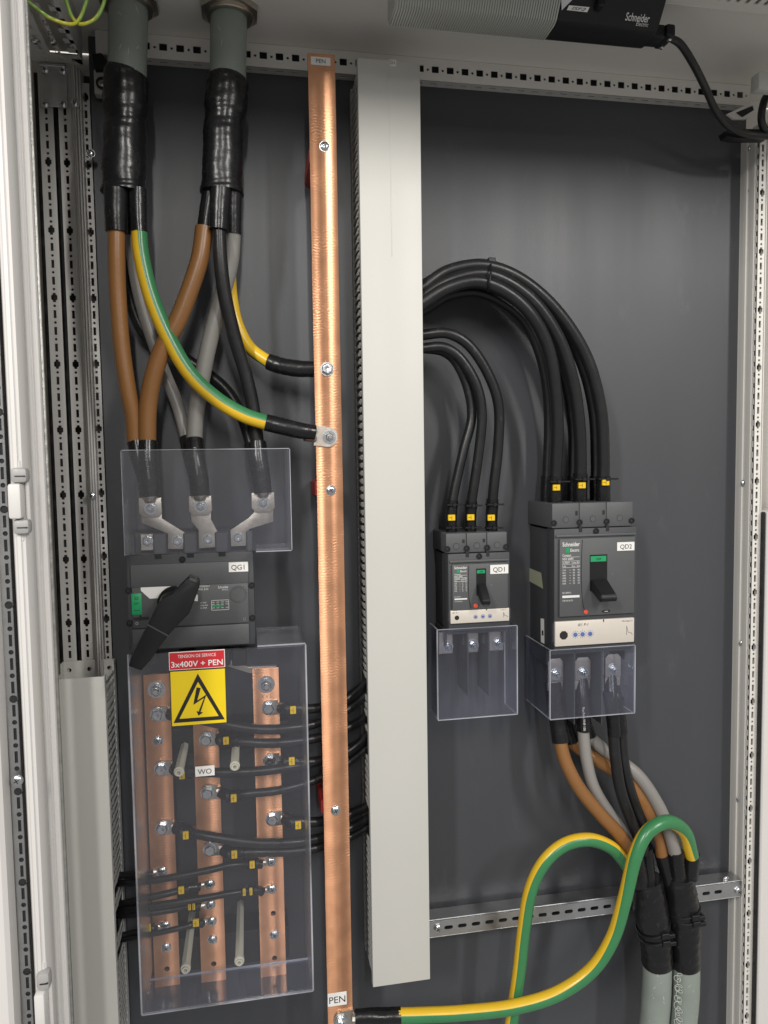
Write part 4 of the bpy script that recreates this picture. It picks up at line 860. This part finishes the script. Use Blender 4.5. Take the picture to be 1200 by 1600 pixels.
    # toggle
    a0, a1, b0, b1 = rc(*tog, dd)
    fm = MB(); fm.box(a0 - .001, a1 + .001, -dd - .0006, -dd + .001, b0 - .012, b1 + .001, 0, 0); fm.box(a0, a1 - .001, -dd - .0010, -dd, b1 - (b1 - b0) * .22, b1 - .0012, 0, 1); t.part('toggle_window', fm, [BLK, GRN], pf, 'black toggle slot with green OFF flag')
    tt = MB(); tt.text('OFF', ((a0 + a1) / 2, -dd - .0011, b1 - (b1 - b0) * .17), U, V_, (b1 - b0) * .11, 'CENTER'); t.part('lettering', tt, INK, pf)
    lv = MB(); ww = (a1 - a0); zt2 = b0 + .001; Lz = lead
    prof = [(dd, zt2 + .004), (dd + .004, zt2 + .006), (dd + Lz, zt2 - .014), (dd + Lz + .002, zt2 - .018), (dd + Lz, zt2 - .024), (dd + Lz - .004, zt2 - .025), (dd, zt2 - .012)]
    vs = [(a0 + .0006, -y, z) for y, z in prof] + [(a1 - .0006, -y, z) for y, z in prof]; kk = len(prof)
    bmv = bmesh.new(); vv2 = [bmv.verts.new(v) for v in vs]
    for i in range(kk): bmv.faces.new((vv2[i], vv2[(i + 1) % kk], vv2[kk + (i + 1) % kk], vv2[kk + i]))
    bmv.faces.new(vv2[:kk][::-1]); bmv.faces.new(vv2[kk:]); bmesh.ops.recalc_face_normals(bmv, faces=bmv.faces); bmesh.ops.bevel(bmv, geom=list(bmv.edges), offset=.0009, segments=2, affect='EDGES')
    t.part('toggle', lv.frombm(bmv), BLK, None, 'black toggle pushed down to OFF')
    q = P(*red, dd); t.part('trip_button', MB().lathe((q.x, -dd, q.z), FR, [(-.001, .0036), (.0014, .0036), (.002, .0028), (.002, .0005)], 18), REDB, pf)
    q = P(*oval, dd); ov = MB(); ov.perf((q.x, -dd - .0004, q.z), U, V_, oblong(0, 0, w * .11, .0042), [], NB * .001); ov.box(q.x - .003, q.x + .003, -dd - .0007, -dd - .0003, q.z - .0004, q.z + .0004, 0, 1); t.part('lock_slot', ov, [DARKREC, WINK], pf)
    q = P(oval[0] + w * 180, oval[1] - h * 420, dd); t.put('screw', hw('socket', .35), (p0 + w * .69, -dd, q0 + h * .53), pf)
    # trip unit
    r0, r1, s0, s1 = rc(*trip, dF + .005)
    tu = t.part('trip_unit', MB().box(r0, r1, -dF - .005, -dF + .001, s0, s1, .0012, 0, 2), SILV, None, 'beige trip unit with three blue dials')
    W_ = r1 - r0; H_ = s1 - s0; d2 = dF + .005; tm = MB(); q = Vector((r0 + W_ * .105, -d2, s0 + H_ * .45)); tm.lathe(q, FR, [(0, H_ * .18), (.0006, H_ * .18), (.0006, .0003)], 8, 1)
    for k, u in enumerate(npl['dials']):
        c3 = Vector((r0 + W_ * u, -d2, s0 + H_ * .45)); tm.lathe(c3, FR, [(0, H_ * .085), (.0012, H_ * .085), (.0014, H_ * .06), (.0014, .0003)], 14, 2)
        for a in range(10):
            an = a / 10 * 2 * PI + .3; rr = H_ * .14; e = c3 + Vector((math.cos(an) * rr, -.0004, math.sin(an) * rr)); tm.box(e.x - .0005, e.x + .0005, e.y, e.y + .0003, e.z - .0005, e.z + .0005, 0, 2)
    for zq in (.92,): tm.text('0/1 P-1', (r0 + W_ * npl['scrib'], -d2, s0 + H_ * .78), U, V_, H_ * .16, mi=1, shear=.2)
    tr = [(.90, .30), (.90, .68), (.92, .42), (.96, .38), (.975, .30)]
    for (u1, v1), (u2, v2) in zip(tr, tr[1:]): tm.tube([Vector((r0 + W_ * u1, -d2, s0 + H_ * v1)), Vector((r0 + W_ * u2, -d2, s0 + H_ * v2))], .0003, 5, 2, 1)
    tm.text('Micrologic 2.3', (r0 + W_ * .84, -d2, s0 + H_ * .86), U, V_, H_ * .08, mi=1); xx_ = r0 + W_ * .60; tm.box(xx_, xx_ + .0016, -d2 - .0004, -d2, s1 - H_ * .10, s1, 0, 1)
    t.part('dial_print', tm, [SILV, INK, BLUE], tu)
    for xx_ in (r0 - .0034, r1 - .0002): t.part('clear_clip', MB().box(xx_, xx_ + .0036, -d2 + .001, -d2 + .006, s0 + H_ * .15, s1 - H_ * .05, .0006), CLEARB, tu)
    a, b, c, e = npl['rect']; nameplate(t, pf, npl['t'], a, b, c, e, dd)
    # lower terminals and phase barriers
    lo = MB(); n3 = (x1 - x0) / 3
    for k in range(4): xx_ = x0 + k * n3; lo.box(max(x0, xx_ - .004), min(x1, xx_ + .004), -dF * .72, -.006, z0 - .03, z0 - .0005, .001)
    lo.box(x0 + .001, x1 - .001, -dF + .01, -.006, z0 - .007, z0 - .0003, .001)
    t.part('lower_terminal_block', lo, CASE, cs)
    return t, (x0, x1, z0, z1), (X0, X1, Z1)
b1, B1, K1 = breaker('QD1', 'smaller grey circuit breaker with plate QD1, nearer the tall duct', None, (696.5, 834, 792.5, 862), (700, 866, 797, 982), (706.5, 882.5, 794, 951), (745, 889.5, 758.5, 918), (704, 954.5, 796, 970),
      {'dials': (.42, .545, .665), 'scrib': .03, 'rect': (766, 883, 794.5, 896), 't': 'QD1'}, .09, 680, 'NSX 250N', (743, 946.5), (759, 945), .026)
b2, B2, K2 = breaker('QD2', 'larger grey circuit breaker with plate QD2, at the right', None, (862.5, 787, 989, 822), (866, 827, 993.5, 1011), (874.5, 842.5, 991.5, 958), (922.5, 868, 947.5, 911), (867.5, 972, 991, 1003),
      {'dials': (.25, .34, .435), 'scrib': .28, 'rect': (964.5, 847.5, 991.5, 860), 't': 'QD2'}, .11, 828, 'NSX 630N', (915, 956), (947, 955), .036)
# tape and sticker on the larger breaker's flank
xs_ = B2[0] + .0012; tp_ = MB(); A = [PX(827.5, 887.5, xs_), PX(846, 895, xs_), PX(849, 920, xs_), PX(827.5, 908, xs_)]
tp_.add([p + Vector((-.0004, 0, 0)) for p in A], [[0, 1, 2, 3]]); b2.part('tape', tp_, TAPE, None, 'strip of greenish masking tape on the flank')
A = [PX(845, 966, xs_), PX(850.5, 967, xs_), PX(851, 1006, xs_), PX(845.5, 1003, xs_)]; stk = MB().add([p + Vector((-.0004, 0, 0)) for p in A], [[0, 1, 2, 3]], 0); Bq = [PX(847, 985, xs_), PX(849.5, 985, xs_), PX(849.7, 993, xs_), PX(847, 992.5, xs_)]
stk.add([p + Vector((-.0006, 0, 0)) for p in Bq], [[0, 1, 2, 3]], 1); b2.part('sticker', stk, [WHITE, INK], None, 'narrow white sticker on the flank')

def shield(t_label, Bx, px_l, py_tl, px_r, py_b, dFr, dBk, nlug):
    X0, X1 = P(px_l, py_b, dFr).x, P(px_r, py_b, dFr).x; Z1 = P(px_l, py_tl, dFr).z; Z0 = (P(px_l, py_b, dFr).z)
    t = Thing('terminal_cover', t_label, 'clear cover', ((X0 + X1) / 2, -dBk, Z0)); f = t.part('front_sheet', MB().box(X0, X1, -dFr, -dFr + .0022, Z0, Z1, .0007), CLEARB)
    for x in (X0, X1 - .0022): t.part('side_sheet', MB().box(x + .0001, x + .0021, -dFr + .0024, -dBk, Z0, Z1), CLEARB)
    e = MB(); e.box(X0, X1, -dFr - .0004, -dFr + .0024, Z0 - .0014, Z0 - .0002).box(X0, X0 + .002, -dFr, -dBk, Z0 - .0014, Z0 - .0002).box(X1 - .002, X1, -dFr, -dBk, Z0 - .0014, Z0 - .0002)
    e.box(X0 - .0008, X0 + .0008, -dFr - .0006, -dFr + .003, Z0, Z1).box(X1 - .0008, X1 + .0008, -dFr - .0006, -dFr + .003, Z0, Z1).box(X0, X0 + .002, -dFr, -dBk, Z1 + .0002, Z1 + .0014).box(X0, X1, -dFr - .0003, -dFr + .0022, Z1 + .0002, Z1 + .0012)
    e.box(X1 - .003, X1 - .0012, -dBk + .0002, -dBk + .0012, Z0, Z1)
    t.part('cut_edge', e, EDGE, f); return t, (X0, X1, Z0, Z1)
shield('bluish clear box cover under the smaller breaker, empty inside', B1, 684.5, 985, 808.5, 1125, .098, .045, 3)
shield('bluish clear box cover under the larger breaker, outgoing cables inside', B2, 859.5, 1017, 991.5, 1124, .118, .012, 3)
def barrier(t, px, py0, py1, d1, d0, n):
    a = P(px, py0, d1); b = P(px, py1, d1); t.part('phase_barrier', MB().box(a.x - .0012, a.x + .0012, -d1, -d0, b.z, a.z, .0006), CASE)
for px in (731, 764): barrier(b1, px, 985, 1088, .082, .02, 0)
for px in (898, 941): barrier(b2, px, 1016, 1132, .10, .02, 0)
for px, py in ((697, 1010), (737, 1008), (776, 1005)):
    x0, x1, z0, z1 = rc(px - 12, py - 22, px + 11, py + 11, .058); b1.part('terminal_pad', MB().box(x0, x1, -.058, -.05, z0, z1, .001), TIN); b1.put('terminal_bolt', NUTS, P(px + 2, py, .058))
# ================================================================== BREAKER FEED CABLES
def feed(pts, r, end, mk, label, group, split=.0):
    t = Thing('feed_cable', label, 'cable', pts[-1], group); t.part('jacket', MB().tube(pts, r, 16), RUB)
    S, _ = spline(pts, r, 10); L = 0; i = len(S) - 1
    while L < .055: L += (S[i] - S[i - 1]).length; i -= 1
    seg = S[i:]; sv = t.part('sleeve', MB().tube([seg[0], seg[len(seg) // 2], seg[-1]], [r * 1.16, r * 1.2, r * 1.16], 16, 8, wob=.03), SHR)
    if mk:
        for f in (.14, .8):
            q = seg[int(f * (len(seg) - 1))]; m = MB(); ring(m, q, Vector((0, 0, 1)), r * 1.18, .0016); m.box(q.x - r * 1.5, q.x + r * 1.9, q.y - r * 1.2 - .004, q.y - r * 1.2 - .0005, q.z - .0014, q.z + .0014, .0005); m.box(q.x - .003, q.x + .003, q.y - r * 1.2 - .0055, q.y - r * 1.2 - .0005, q.z - .0032, q.z + .0032, .0008); t.part('cable_tie', m, BLK, sv)
        marker(t, mk[0], mk[1], -seg[len(seg) // 2].y + r * 1.3 + .004, 11, 9, sv)
    return t
g = 'black feed cables arching to the smaller breaker'
feed(pp([(640, 527, .07), (663, 523, .075), (700, 521, .08), (734, 541, .08), (763, 585, .078), (779, 635, .075), (778, 700, .07), (771, 765, .066), (768, 806, .062), (768, 835, .06)]), 0.0084, 0, (768, 809), 'outermost black arch cable to the smaller breaker', g)
feed(pp([(640, 548, .065), (663, 544, .07), (694, 543, .074), (721, 562, .076), (745, 603, .076), (753, 650, .074), (747, 715, .07), (738, 775, .066), (735, 806, .062), (735, 835, .06)]), 0.0082, 0, (736, 808.5), 'middle black arch cable to the smaller breaker', g)
feed(pp([(640, 545, .05), (668, 545, .05), (694, 550, .053), (714, 568, .056), (731, 607, .058), (737, 652, .06), (724, 705, .062), (709, 772, .062), (705, 806, .062), (705, 835, .06)]), 0.0080, 0, (706, 809), 'innermost black arch cable to the smaller breaker', g)
g = 'black feed cables arching to the larger breaker'
feed(pp([(640, 462, .08), (664, 448, .084), (700, 424, .088), (750, 415, .09), (800, 429, .09), (848, 463, .09), (890, 512, .088), (921, 570, .085), (939, 643, .08), (943, 715, .074), (942, 760, .072), (942, 795, .07)]), .0102, 0, (947, 754), 'front outer arch cable, rightmost at the larger breaker', g)
feed(pp([(640, 476, .088), (664, 463, .092), (700, 440, .098), (750, 428, .10), (795, 442, .10), (840, 478, .10), (876, 535, .097), (896, 600, .09), (905, 665, .082), (907, 720, .075), (906, 765, .072), (906, 795, .07)]), .0102, 0, (910, 758.5), 'front arch cable ending in the middle of the larger breaker', g)
feed(pp([(640, 488, .095), (664, 472, .10), (700, 450, .106), (745, 440, .108), (790, 456, .108), (830, 492, .107), (857, 545, .10), (868, 610, .09), (871, 670, .082), (869, 725, .075), (867, 768, .072), (867, 797, .07)]), .0102, 0, (870, 762), 'front inner arch cable, leftmost at the larger breaker', g)
feed(pp([(640, 455, .05), (664, 444, .052), (700, 424, .056), (750, 413, .056), (795, 427, .056), (842, 462, .055), (884, 516, .05), (913, 580, .046), (928, 648, .04), (931, 715, .036), (931, 760, .036), (931, 795, .036)]), .0090, 0, None, 'rear arch cable behind the rightmost front cable of the larger breaker', g)
feed(pp([(640, 476, .05), (664, 464, .05), (700, 441, .054), (748, 432, .056), (790, 447, .055), (834, 487, .052), (866, 540, .048), (886, 605, .043), (895, 665, .038), (896, 720, .036), (895, 765, .036), (895, 795, .036)]), .0090, 0, None, 'rear arch cable behind the middle front cable of the larger breaker', g)
feed(pp([(640, 500, .05), (664, 484, .05), (700, 462, .052), (745, 456, .054), (788, 474, .052), (822, 505, .05), (845, 556, .046), (856, 615, .04), (858, 672, .036), (856, 725, .034), (854, 768, .034), (854, 797, .034)]), .0090, 0, None, 'rear arch cable behind the leftmost front cable of the larger breaker', g)
ct = MB(); q = P(767, 434, .08)
lp_ = [P(766 + a, 434 + b, dd) for a, b, dd in ((0, -26, .08), (1, -16, .112), (0, 0, .122), (-3, 14, .118), (-4, 21, .09), (-2, 14, .05), (0, 0, .042), (1, -16, .045), (0, -26, .08))]
ct.tube(lp_, .0016, 8, 6); h_ = P(767, 411, .09); ct.box(h_.x - .006, h_.x + .006, h_.y - .007, h_.y + .007, h_.z - .004, h_.z + .007, .001)
solo('cable_tie', ct, BLK, 'black cable tie bundling the six arching cables near their top', 'cable tie', q)

# ================================================================== OUTGOING CABLES, LOWER RIGHT
oC = Thing('outgoing_cable', 'left thick outgoing cable at the lower right, black taped above its grey green sheath', 'cable', P(1022, 1600, .10), 'thick outgoing cables')
oD = Thing('outgoing_cable', 'right thick outgoing cable at the lower right, with white handwriting on its sheath', 'cable', P(1065, 1600, .10), 'thick outgoing cables')
DO = .09
pc = pp([(1027, 1495, DO), (1026.5, 1530, DO), (1024, 1575, DO), (1018, 1640, DO)]); pd_ = pp([(1071, 1497, DO), (1071.5, 1530, DO), (1069, 1575, DO), (1062, 1640, DO)])
s1 = oC.part('sheath', MB().tube(pc, .0246, 24, wob=.006), SHEATH); s2 = oD.part('sheath', MB().tube(pd_, .0238, 24, wob=.006), SHEATH); scuffs(oC, s1, pc, .0246, 14, 8); scuffs(oD, s2, pd_, .0238, 8, 9)
hm = MB(); rr = random.Random(6); py = 1518
pts = []
for k in range(80): q_ = k * .5; pts.append(P(1060 + 4.5 * math.sin(q_ * 2.6) + 2.5 * math.sin(q_ * 1.1), 1520 + k * 1.2 + 4.5 * math.sin(q_ * 2.6 + 1.2) + 2 * math.sin(q_ * .9), DO + .0243))
hm.tube(pts, .00042, 5, 4); oD.part('handwriting', hm, mat('chalk_marker', (.50, .53, .48), .6), s2, 'white handwriting down the sheath')
oC.part('heat_shrink', MB().tube(pp([(1010, 1372, DO), (1012, 1390, DO), (1017, 1425, DO), (1023, 1455, DO), (1026, 1480, DO), (1027, 1507, DO)]), [.0265, .0285, .0292, .0280, .0268, .0258], 28, 8, wob=.035), SHR)
oD.part('heat_shrink', MB().tube(pp([(1060, 1366, DO), (1061, 1384, DO), (1065, 1420, DO), (1069, 1450, DO), (1070, 1480, DO), (1071, 1508, DO)]), [.0262, .0280, .0288, .0274, .0262, .0254], 28, 8, wob=.035), SHR)
def wrap(t, c, r, tilt, py):
    q = P(*c, DO); a = Vector((math.sin(tilt), 0, math.cos(tilt))); n, b = orth(a); m = MB()
    m.tube([q + (n * math.cos(x) + b * math.sin(x)) * r for x in [2 * PI * k / 16 for k in range(17)]], .0022, 8, 3)
    m.box(q.x - .002, q.x + .012, q.y - r - .005, q.y - r + .001, q.z - .005, q.z + .005, .001); m.box(q.x + .010, q.x + .024, q.y - r - .003, q.y - r * .7, q.z - .006, q.z + .001, .001)
    t.part('cable_tie', m, BLK)
wrap(oC, (1020, 1446), .0288, -.35, 0); wrap(oC, (1022, 1458), .0280, -.3, 0); wrap(oD, (1066, 1418), .0291, -.2, 0); wrap(oD, (1068, 1428), .0286, -.12, 0)
for t, legs in ((oC, [((993, 1330, .105), (1003, 1382, .10), .0124), ((1010, 1325, .10), (1016, 1380, .10), .0100), ((1004, 1322, .08), (1010, 1380, .085), .0100), ((981, 1345, .10), (998, 1384, .10), .010)]),
                (oD, [((1034, 1335, .09), (1046, 1378, .09), .0124), ((1056, 1330, .10), (1060, 1374, .10), .0134), ((1082, 1333, .10), (1078, 1372, .10), .0126), ((1040, 1340, .075), (1052, 1375, .08), .010)])):
    for a, b, r in legs:
        m = MB(); leg(m, P(*a), P(*b), r, r * 1.05); t.part('breakout_leg', m, SHR)
oC.part('core', MB().tube(pp([(872, 1125, .08), (874, 1150, .085), (883, 1188, .095), (904, 1230, .105), (936, 1270, .11), (964, 1300, .11), (990, 1335, .106)]), .0112, 18), BROWN, label='brown core of the left outgoing cable')
oC.part('core', MB().tube(pp([(910, 1115, .085), (912, 1150, .088), (917, 1190, .092), (928, 1230, .095), (952, 1270, .09), (985, 1310, .085), (1005, 1335, .085)]), .0098, 16), GREYC, label='grey core of the left outgoing cable')
oC.part('core', MB().tube(pp([(950, 1080, .085), (957, 1130, .092), (961, 1180, .10), (969, 1232, .105), (985, 1280, .105), (1008, 1332, .10)]), .0095, 16), RUB, label='black core of the left outgoing cable')
oD.part('core', MB().tube(pp([(966, 1090, .075), (970, 1140, .08), (974, 1190, .088), (986, 1240, .092), (1006, 1290, .09), (1040, 1348, .08)]), .0095, 16), RUB, label='black core of the right outgoing cable')
oD.part('core', MB().tube(pp([(880, 1125, .05), (892, 1158, .055), (930, 1186, .065), (974, 1216, .078), (1006, 1258, .088), (1026, 1305, .09), (1035, 1340, .09)]), .0108, 18), BROWN, label='brown core of the right outgoing cable')
oD.part('core', MB().tube(pp([(905, 1115, .05), (918, 1148, .055), (955, 1180, .065), (997, 1212, .08), (1029, 1260, .092), (1047, 1305, .10), (1056, 1338, .10)]), .0112, 18), GREYC, label='grey core of the right outgoing cable')
oC.part('core', earth(pp([(985, 1362, .102), (972, 1342, .112), (953, 1323, .118), (920, 1312, .12), (882, 1320, .12), (850, 1348, .12), (829, 1392, .115), (819, 1450, .11), (811, 1520, .105), (802, 1580, .10), (792, 1650, .10)]), .0110, [PI - .4, PI - .6, PI - .75, PI - .75, PI - .7]), [YEL, GREEN], label='green and yellow core looping left and down out of view')
eD = pp([(622, 1587, .115), (660, 1586, .118), (720, 1583, .12), (800, 1574, .125), (870, 1553, .13), (925, 1515, .135), (958, 1464, .14), (976, 1405, .145), (992, 1340, .145), (1012, 1300, .142), (1044, 1284, .135), (1070, 1300, .12), (1081, 1337, .105)])
oD.part('core', earth(eD, .0116, [.6, .55, .55, .7, .95, 1.5, 2.4, 3.0]), [YEL, GREEN], label='green and yellow core looping back to the foot of the PEN bar')
oD.part('sleeve', MB().tube(pp([(626, 1587, .115), (600, 1588, .112), (578, 1588, .110), (555, 1589, .107)]), [.0124, .0128, .0122, .0112], 18, 8, wob=.025), SHR)
lug(oD, P(533, 1592, DP) + FR * .0002, 1, .011, .030, .020, .0035)
for t, pts, r in ((oC, [(864, 1065, .07), (867, 1095, .075), (872, 1130, .08), (876, 1160, .087)], .0142), (oC, [(908, 1060, .07), (910, 1090, .08), (912, 1120, .087), (913, 1142, .089)], .0115), (oC, [(953, 1055, .07), (955, 1090, .085), (958, 1120, .091), (960, 1150, .096)], .0110),
                  (oD, [(868, 1065, .045), (874, 1095, .045), (882, 1130, .05), (892, 1160, .056)], .0134), (oD, [(905, 1060, .045), (907, 1090, .047), (911, 1125, .051), (920, 1152, .056)], .0134), (oD, [(955, 1055, .045), (961, 1085, .07), (967, 1115, .077), (970, 1145, .081)], .0110)):
    t.part('sleeve', MB().tube(pp(pts), r, 16, 8, wob=.015), SHR)
tx = MB(); tx.text('Raychem RNF-100', P(910, 1105, .0995), Vector((.05, 0, -1)).normalized(), Vector((1, 0, .05)).normalized(), .0058, width=.040); oC.part('lettering', tx, WINK, label='white print along the heat shrink')
for t, px, py in ((oC, 868, 1052), (oC, 911, 1050), (oC, 958, 1045)):
    x0, x1, z0, z1 = rc(px - 12, py - 22, px + 12, py + 12, .080); m = MB(); m.prism([(x0, z0), (x1, z0), (x1, z1 - .006), (x1 - .005, z1), (x0 + .005, z1), (x0, z1 - .006)], .076, .080, .0006); m.prism([(x0, z0 - .016), (x1, z0 - .016), (x1, z0 - .0005), (x0, z0 - .0005)], .074, .079, .002); t.part('lug', m, TIN); t.put('bolt', NUTS, P(px, py + 1, .080))
# ================================================================== PERFORATED CROSS RAIL
dr_ = .04; xa = P(660, 1452, dr_).x; xb = P(1160, 1392, dr_).x; z0, z1 = P(700, 1461, dr_).z, P(700, 1437, dr_).z; hs = []; x = P(701, 1449, dr_).x; zc = (z0 + z1) / 2; k = 0
while x < xb - .03: hs.append(oblong(x, zc, .0155, .0065)); x += .02415 if False else .0245
rail = Thing('mounting_rail', 'slotted galvanised rail crossing behind the outgoing cables', 'mounting rail', ((xa + xb) / 2, -.01, z0))
rail.part('rail_web', MB().perf((0, -dr_, 0), U, V_, [(xa, z0), (xb, z0), (xb, z1), (xa, z1)], hs, NB * .002), GALV)
rail.part('rail_flange', MB().box(xa, xb, -dr_ + .0005, -.008, z1 + .0002, z1 + .0025, .0008).box(xa, xb, -dr_ + .0005, -.008, z0 - .0025, z0 - .0002, .0008), GALV)
for px, py in ((684, 1450.5), (1153, 1392)): rail.put('screw', PAN, P(px, py, dr_))
rail.put('screw', PANS, P(1134, 1374, .03))
